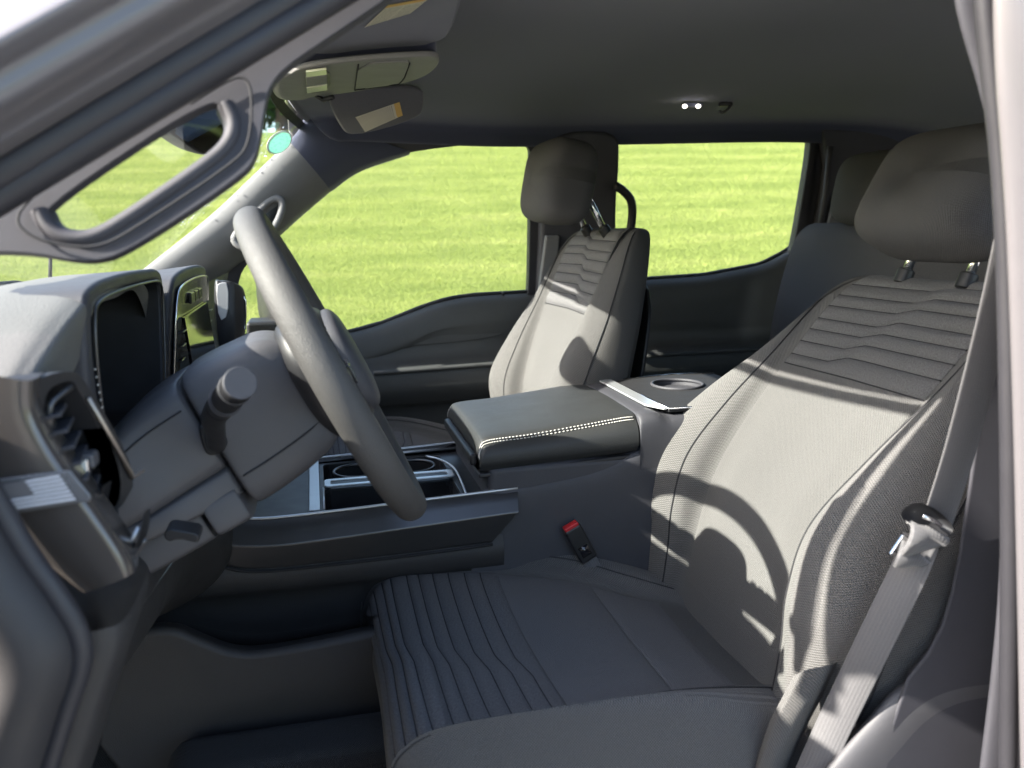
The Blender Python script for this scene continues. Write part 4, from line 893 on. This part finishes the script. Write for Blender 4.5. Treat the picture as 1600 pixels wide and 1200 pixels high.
# ------------------------------------------------------------------ seats
def profile(W, wi, bh, D):
    h = [(-W+.012, -D), (-W-.004, -.55*D), (-W-.001, -.28*D), (-W+.022, -.05*D), (-(W+wi)/2+.006, 0), (-wi-.012, -.45*bh), (-wi+.010, -bh), (-wi*.5, -bh-.003)]
    return h+[(0, -bh-.005)]+[(-a, b) for a, b in h[::-1]]
def make_seat(label, cx, cz, yc, rec, outer, cloth, hl, hf, cdz=0., thin=1., group='front seats'):
    root = empty('front_seat', (cx-.22, yc, .62), label, 'seat', group)
    # ---- cushion
    spec = [(-.452, -.13, .235, .20, .004, .03), (-.484, -.04, .245, .21, .006, .05), (-.482, .02, .25, .215, .010, .09), (-.464, .056, .256, .22, .014, .13), (-.42, .075, .262, .222, .020, .17), (-.30, .078, .267, .215, .030, .19),
            (-.17, .066, .267, .185, .032, .19), (-.08, .040, .262, .15, .028, .18), (0, .012, .25, .125, .018, .15), (.06, -.01, .24, .12, .01, .12)]
    S = np.array([q[:2] for q in spec]); T = np.gradient(S, axis=0); T /= np.linalg.norm(T, axis=1)[:, None]; N = np.stack([-T[:, 1], T[:, 0]], 1)
    rows = []
    for (x, z, W, wi, bh, D), n in zip(spec, N):
        rows.append([(cx+x+n[0]*b, yc+a, cz+z+cdz*min(1, max(0, -x/.3))+n[1]*b) for a, b in profile(W, wi, bh, D)])
    cu_ = loft('cushion', rows, cloth, root, 90, 110); CS_ = Surf(rows, 200, 200)
    xr = np.array([q[0] for q in spec]); ur = np.linspace(0, 1, len(spec))
    arc = np.concatenate([[0], np.cumsum(np.linalg.norm(np.diff(S, axis=0), axis=1))])
    u_of_x = lambda x: np.interp(x, xr[4:], ur[4:])
    vin = lambda s: .5+np.asarray(s)*2/16
    def patch(name, surf, par, mat, uf, s0, s1, hmax, ns=90, nt=13, p=4, edge=.0008, uvr=1.0):
        """a padded piece between two seams: uf(s, t) gives the place along the spine"""
        s = np.linspace(s0, s1, ns); t = np.linspace(0, 1, nt); Sg, Tg = np.meshgrid(s, t, indexing='ij')
        h = edge+(hmax-edge)*(1-np.abs(2*Tg-1)**p)*(1-np.abs(2*(Sg-s0)/(s1-s0)-1)**24)
        return recalc_out(grid(name, surf.ev(uf(Sg, Tg), vin(Sg), h), mat, par))
    def recalc_out(o): return o
    def jog(s, t): return 1/(1+np.exp(-(s*outer*1.0-.0+t)*16))
    # quilted front of the cushion: ribs run across, each with a kink near the middle
    a0, a1 = np.interp(1.7, np.arange(len(arc)), arc), np.interp(xr[4]*0-.275, xr[4:], arc[4:])
    nrb = 11; pit = (a1-a0)/nrb
    def kink0(s, c, wd): return np.clip((s*outer-c)/wd+.5, 0, 1)
    def ab(k, s): return a0+k*pit+pit*.38*min(1, k*.5)*(1 if k < nrb else 0)*(kink0(s, .10+.05*(k-4), .22)-.5)-.008*(1-s*s)*(k/nrb)
    for k in range(nrb):
        patch('quilt_rib', CS_, cu_, M['rib'], lambda s, t, k=k: np.interp(ab(k, s)*(1-t)+ab(k+1, s)*t, arc, ur), -.99, .99, .0046, p=2.6)
        sg = np.linspace(-.99, .99, 60); tube('rib_groove', CS_.ev(np.interp(ab(k, sg), arc, ur), vin(sg), .0008), .0010, M['seam'], cu_, n=6)
    patch('seat_panel', CS_, cu_, M['seat_mid'], lambda s, t: u_of_x(-.274+(.274-.140)*t-.008*(1-s*s)*(1-t)), -.97, .97, .0030, p=10)
    patch('seat_panel', CS_, cu_, M['seat_mid'], lambda s, t: u_of_x(-.137+(.137-.040)*t), -.97, .97, .0034, p=8)
    for sv in (.29, .71): tube('seam', CS_.ev(np.linspace(.12, .93, 60), np.full(60, sv), .0004), .0011, M['seam'], cu_, n=6)
    for sv in (.085, .915): tube('seam', CS_.ev(np.linspace(.15, .95, 60), np.full(60, sv), .0006), .0012, M['seam'], cu_, n=6)
    # ---- backrest
    a = R(rec); tl = np.array([math.sin(a), 0, math.cos(a)]); fw = np.array([-math.cos(a), 0, math.sin(a)]); O = np.array([cx, yc, cz])
    bs = [(-.04, -.004, .022, .240, .150, -.11), (.0, .004, .030, .255, .150, -.115), (.06, .020, .042, .278, .150, -.12), (.12, .040, .054, .292, .148, -.12), (.20, .055, .058, .296, .150, -.115), (.30, .046, .040, .276, .160, -.112), (.40, .027, .021, .244, .168, -.11),
          (.485, .010, .012, .216, .172, -.108), (.532, -.001, .008, .196, .166, -.106), (.560, -.014, .005, .176, .154, -.104), (.575, -.030, .003, .156, .138, -.100), (.582, -.050, .001, .132, .115, -.094), (.5835, -.070, .0, .10, .085, -.090)]
    bs = [(l_, f_, h_, w_, i_, f_+h_-(f_+h_-b_)*thin) for l_, f_, h_, w_, i_, b_ in bs]
    rows2, loops = [], []
    for (l, fI, bh, W, wi, fb) in bs:
        D = fI+bh-fb; pf = [O+fw*(fI+bh+b)+tl*l+np.array([0, a_w, 0]) for a_w, b in profile(W, wi, bh, D)]
        rows2.append(pf); loops.append(pf+[O+fw*(fb-.016*min(1, D/.1))+tl*l+np.array([0, k_*W, 0]) for k_ in (.82, .45, 0, -.45, -.82)])
    bk_ = loft('backrest', loops, cloth, root, 110, 150, True, True); BS = Surf(rows2, 220, 200)
    lr = np.array([q[0] for q in bs]); ub = np.linspace(0, 1, len(bs)); u_of_l = lambda l: np.interp(l, lr, ub)
    l0, l1, nr = .396, .575, 8; pt = (l1-l0)/nr
    def kink(s, c, wd): return np.clip((s*outer-c)/wd+.5, 0, 1)
    def lb(k, s):                                 # groove k across the panel
        k = float(k); amp = pt*.50*min(1, k*1.2)*(1 if k < nr else .0)
        return l0+k*pt+amp*(kink(s, -.38+.085*k, .20)-.5)-.003*np.abs(s)
    for k in range(nr):
        patch('quilt_rib', BS, bk_, M['rib'], lambda s, t, k=k: u_of_l(lb(k, s)*(1-t)+lb(k+1, s)*t), -1.0, 1.0, .0062, p=2.6)
        sg = np.linspace(-1, 1, 60); tube('rib_groove', BS.ev(u_of_l(lb(k, sg)), vin(sg), .0010), .0011, M['seam'], bk_, n=6)
    patch('back_panel', BS, bk_, cloth, lambda s, t: u_of_l(.03+(.389-.03)*t-.008*(1-s*s)*t), -.99, .99, .0026, nt=30, p=24)
    for sv in (.30, .70): tube('seam', BS.ev(np.linspace(.09, .78, 80), np.full(80, sv), .0006), .0012, M['seam'], bk_, n=6)
    for sv in (.115, .885): tube('seam', BS.ev(np.linspace(.09, .80, 80), np.full(80, sv), .0008), .0012, M['seam'], bk_, n=6)
    plate('back_board', [O+fw*(-.137*thin)+tl*l+np.array([0, y_, 0]) for l, y_ in chaikin([(.02, -.2), (.3, -.22), (.5, -.17), (.5, .17), (.3, .22), (.02, .2)], 2)], -fw*.008, M['black'], root, bev=.003)
    # ---- headrest
    hc = O+tl*hl+fw*hf
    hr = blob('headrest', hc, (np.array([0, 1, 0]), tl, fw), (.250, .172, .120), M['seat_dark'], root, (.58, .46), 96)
    G_ = np.array([hc+fw*.0635*(1-.0)+tl*0])
    for s in (-1, 1):
        p0 = O+tl*.556+fw*(-.018)+np.array([0, s*.062, 0]); p1 = hc-fw*.035+np.array([0, s*.062, 0])
        cyl('headrest_post', p0, p1, .0065, M['chrome'], hr, 20, 0)
        cyl('post_guide', p0+tl*.004, p0+unit(p1-p0)*.026, .012, M['black'], root, 20, .003)
    # ---- lower frame
    box('seat_frame', (cx-.20, yc, .725), (.40, .42, .13), M['matte_black'], root, .02)
    for s in (-1, 1): box('seat_rail', (cx-.18, yc+s*.17, .635), (.52, .05, .04), M['matte_black'], root, .006)
    return root, CS_, BS, O, tl, fw
seat1 = make_seat('sunlit grey cloth driver seat with the steering wheel shadow on its backrest', .515, .88, -.375, 30, -1, M['seat'], .672, .030)
seat2 = make_seat('grey cloth passenger seat beyond the console, half in sun', .470, .88, .40, 11, 1, M['seat'], .652, .092, .050, .62)
# side shields and recliner cover of the driver seat, near side
r1 = seat1[0]
def near(px, py, y): return at(px, py, y=y)
tops = [(1600, 1030), (1500, 1036), (1440, 1050), (1395, 1078), (1350, 1128), (1300, 1185), (1250, 1245), (1190, 1320)]
sh1 = []
for dx, dy, y in ((4, 6, -.64), (0, 0, -.672), (8, 10, -.686), (30, 34, -.692), (70, 80, -.690), (130, 160, -.68), (200, 260, -.66)):
    sh1.append([near(px+dx, py+dy, y) for px, py in tops])
loft('side_shield', sh1, M['shroud'], r1, 30, 50)
sk = [[near(px, py, y) for px, py in row] for y, row in ((-.632, ((1318, 1030), (1300, 1062), (1268, 1120), (1240, 1180), (1215, 1250))), (-.655, ((1300, 1038), (1278, 1075), (1245, 1130), (1215, 1190), (1190, 1260))), (-.650, ((1262, 1046), (1240, 1085), (1212, 1135), (1190, 1190), (1170, 1260))), (-.635, ((1240, 1056), (1222, 1090), (1200, 1135), (1182, 1190), (1160, 1260))))]
loft('side_skirt', sk, M['seat'], r1, 24, 30)
# ------------------------------------------------------------------ rear bench
rs = empty('bench_seat', (1.25, .1, .62), 'dark rear bench seat with headrest in the shadow behind the front seats', 'rear seat')
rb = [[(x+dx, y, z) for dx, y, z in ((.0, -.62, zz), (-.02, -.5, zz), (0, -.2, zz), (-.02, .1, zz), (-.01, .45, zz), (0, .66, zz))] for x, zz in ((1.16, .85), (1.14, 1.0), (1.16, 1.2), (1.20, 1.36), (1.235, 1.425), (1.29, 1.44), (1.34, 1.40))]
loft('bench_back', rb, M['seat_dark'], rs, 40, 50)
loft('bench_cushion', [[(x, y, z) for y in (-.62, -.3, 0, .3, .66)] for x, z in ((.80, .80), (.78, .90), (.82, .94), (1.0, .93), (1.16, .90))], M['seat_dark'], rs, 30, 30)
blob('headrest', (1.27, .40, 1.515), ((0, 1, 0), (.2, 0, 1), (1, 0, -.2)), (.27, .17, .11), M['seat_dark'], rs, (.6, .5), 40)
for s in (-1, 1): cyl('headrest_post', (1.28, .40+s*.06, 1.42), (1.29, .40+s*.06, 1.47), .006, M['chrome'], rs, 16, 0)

# ------------------------------------------------------------------ driver belt
blt = empty('seat_belt', tuple(at(1450, 830, y=-.70)), 'grey seat belt hanging at the near door post with its buckle tongue', 'seat belt')
up_ = [at(1612, 240, y=-.735), at(1588, 340, y=-.735), at(1562, 460, y=-.73), at(1533, 580, y=-.722), at(1500, 705, y=-.713), at(1470, 800, y=-.705), at(1458, 835, y=-.70)]
wd_ = unit(at(1510, 800, y=-.70)-at(1430, 800, y=-.70)+np.array([0, .012, 0]))
strip('shoulder_webbing', cr(np.array(up_), 60), wd_, .046, .0016, M['web'], blt)
lo2 = [at(1440, 842, y=-.706), at(1424, 885, y=-.705), at(1395, 945, y=-.703), at(1358, 1020, y=-.692), at(1330, 1078, y=-.678), at(1300, 1140, y=-.668), at(1262, 1225, y=-.665), at(1220, 1320, y=-.66)]
strip('lap_webbing', cr(np.array(lo2), 60), wd_*.62+np.array([0, -.78, 0]), .034, .0016, M['web'], blt)
tg = loft('tongue_head', [[at(px, py, y=y) for px, py in ((1408, 806), (1416, 792), (1436, 786), (1462, 796), (1486, 818), (1488, 832), (1474, 838), (1446, 826), (1424, 818))] for y in (-.722, -.726, -.716, -.70)], M['black'], blt, 16, 50, True, True)
plate('tongue_blade', [at(*p, y=-.712) for p in [(1412, 836), (1424, 842), (1402, 870), (1392, 866)]], (0, .003, 0), M['chrome'], tg, bev=.0006)
tube('tongue_slot', [at(px, py, y=-.727) for px, py in ((1442, 806), (1456, 812), (1470, 821))], .0022, M['chrome'], tg, n=8, up=(0, 1, 0))
lp = [at(1446, 826, y=-.722), at(1464, 836, y=-.728), at(1462, 850, y=-.728), at(1448, 858, y=-.724), at(1440, 848, y=-.716)]
strip('fold_sleeve', cr(np.array([at(1450, 826, y=-.722), at(1449, 836, y=-.728), at(1444, 848, y=-.728), at(1436, 860, y=-.720)]), 16), wd_, .043, .005, M['web'], blt)
strip('keeper', [at(1432, 862, y=-.716), at(1427, 873, y=-.718), at(1422, 884, y=-.716)], wd_, .044, .004, M['web'], blt)
box('anchor', at(1215, 1330, y=-.66), (.05, .02, .05), M['black'], blt, .006)
box('belt_guide', at(1660, 262, y=-.745), (.09, .03, .05), M['black'], blt, .008)

# ------------------------------------------------------------------ overhead
ZO = 1.665
oh = empty('overhead_console', (.05, 0, 1.70), 'grey overhead console with map lamps and glasses bin at the roof', 'overhead console')
def oz(px, py, dz=0.): return at(px, py, z=ZO+dz)
oo = [(448, 112), (520, 98), (640, 89), (684, 88), (688, 100), (670, 118), (630, 132), (540, 146), (478, 154), (466, 156), (450, 140)]
oc = plate('console_shell', [oz(*p) for p in chaikin(oo, 2)], (0, 0, .008), M['overhead'], oh, bev=.003, seg=3)
plate('console_mount', [oz(*(np.array(p)*.97+np.array((560, 122))*.03), .008) for p in chaikin(oo, 2)], (0, 0, .06), M['headliner'], oh, bev=0)
nose = [[oz(px, py, dz) for px, py in row] for dz, row in ((.03, ((424, 118), (446, 106), (486, 106), (486, 150), (446, 150), (428, 142))), (.008, ((424, 124), (446, 113), (484, 110), (484, 152), (448, 156), (430, 148))), (.0, ((434, 128), (448, 118), (478, 116), (478, 148), (450, 154), (438, 146))), (-.0005, ((450, 134), (453, 132), (458, 132), (458, 136), (454, 137), (451, 136))))]
loft('console_nose', nose, M['overhead'], oc, 14, 40, True, True)
fr2 = [(476, 112), (514, 106), (517, 142), (478, 148)]
plate('lamp_frame', [oz(*p, -.002) for p in chaikin(fr2, 1)], (0, 0, .006), M['shroud'], oc, bev=.001)
M['lens'] = simple('lamp_lens', (.75, .78, .60), .15)
for q in (((478, 113), (510, 109), (510.5, 117), (478.5, 121)), ((479, 138), (511, 133), (511.5, 141), (480, 146))): plate('lamp_lens', [oz(*p, -.004) for p in q], (0, 0, .003), M['lens'], oc, bev=.0006)
plate('lamp_switch', [oz(*p, -.004) for p in ((478, 122.5), (511, 119), (511, 131), (479, 136))], (0, 0, .004), M['overhead'], oc, bev=.001)
plate('bin_door', [oz(*p, -.002) for p in chaikin([(560, 101), (636, 96), (640, 100), (630, 124), (622, 132), (554, 141)], 1)], (0, 0, .004), M['overhead'], oc, bev=.001)
tube('bin_gap', [oz(*p, -.0012) for p in ((560, 101), (554, 141), (623, 132), (632, 122), (640, 99))], .0011, M['seam'], oc, n=6)
# sun visors
def visor(label, pts, P0, N, lab, mat):
    N = unit(N)                                   # N points down into the cab
    v = empty('sun_visor', tuple(ray_plane(*pts[0], P0, N)), label, 'sun visor', 'sun visors')
    plate('visor_pad', [ray_plane(*p, P0, N) for p in chaikin(pts, 2)], -N*.016, mat, v, bev=.005, seg=4)
    pyd('warning_label', [ray_plane(*p, P0, N)+N*.0015 for p in lab], [(0, 1, 2, 3)], M['label'], v, False, [(0, 0), (0, 1), (1, 1), (1, 0)])
    return v
M['visor'] = fabric('visor_cloth', (.15, .15, .16), .0016, .12, .3, .3, 'Object', .2)
visor('far sun visor with a small warning label, folded up above the passenger window', [(508, 146), (530, 196), (548, 216), (656, 186), (663, 165), (662, 132), (560, 138)], (.13, .33, 1.66), (.1, -.9, -.38), [(555, 183), (570, 206), (629, 180), (624, 159)], M['visor'])
visor('near sun visor above the driver with a label cut by the top of the view', [(452, 66), (470, 86), (560, 84), (690, 70), (712, 40), (735, -60), (560, -80), (520, 20)], (.10, -.40, 1.694), (0, -.03, -1), [(569, 41), (641, 19), (672, -6), (606, 6)], M['headliner'])
tube('visor_clip', [at(495, 150, z=1.665), at(505, 156, z=1.66), at(520, 152, z=1.66)], .004, M['black'], oh, n=8)
# rear view mirror
MN = unit((.90, -.42, -.08))
def mq(px, py, d=0.): return ray_plane(px, py, (-.175, .0, 1.61), MN)+MN*d
mi = empty('rear_view_mirror', tuple(mq(315, 208)), 'black rear-view mirror at the windshield, seen through the grab handle', 'mirror')
mo = [(262, 204), (296, 186), (320, 172), (352, 166), (356, 228), (336, 243), (312, 238), (286, 222)]
mc = np.mean(mo, 0)
loft('mirror_shell', [[mq(*(mc+(np.array(p)-mc)*k), d) for p in chaikin(mo, 1)] for k, d in ((.5, -.045), (.85, -.035), (1, -.018), (1.02, -.006), (1, .0))], M['black'], mi, 16, 48, True, True)
plate('mirror_face', [mq(*(mc+(np.array(p)-mc)*.93), .0015) for p in chaikin(mo, 1)], MN*.001, M['dark_mirror'], mi, bev=0, smooth=False)
tube('mirror_stem', [mq(318, 190, -.04), mq(322, 160, -.07)], .012, M['black'], mi, n=10, up=(0, 1, 0))
# rear roof lamp and coat hook
M['lit'] = simple('lit_lens', (.9, .88, .8), .3, emit=(1, .93, .8), es=3)
dl = empty('roof_lamp', tuple(at(1080, 166, y=.43)), 'small lit twin roof lamp above the rear window', 'lamp')
box('lamp_base', at(1082, 164, y=.436), (.045, .016, .010), M['headliner'], dl, .004)
for px in (1070, 1091): blob('lamp_bulb', at(px, 166, y=.418), ((1, 0, 0), (0, 1, 0), (0, 0, 1)), (.011, .008, .008), M['lit'], dl, (1, 1), 14)
hk = empty('coat_hook', tuple(at(1133, 168, y=.43)), 'dark coat hook beside the rear roof lamp', 'hook')
box('hook_base', at(1134, 163, y=.435), (.03, .012, .010), M['black'], hk, .003)
tube('hook_arm', [at(*p, y=.428) for p in ((1142, 164), (1138, 170), (1130, 176), (1124, 174))], .003, M['satin'], hk, n=8, smoothn=12, up=(0, 1, 0))
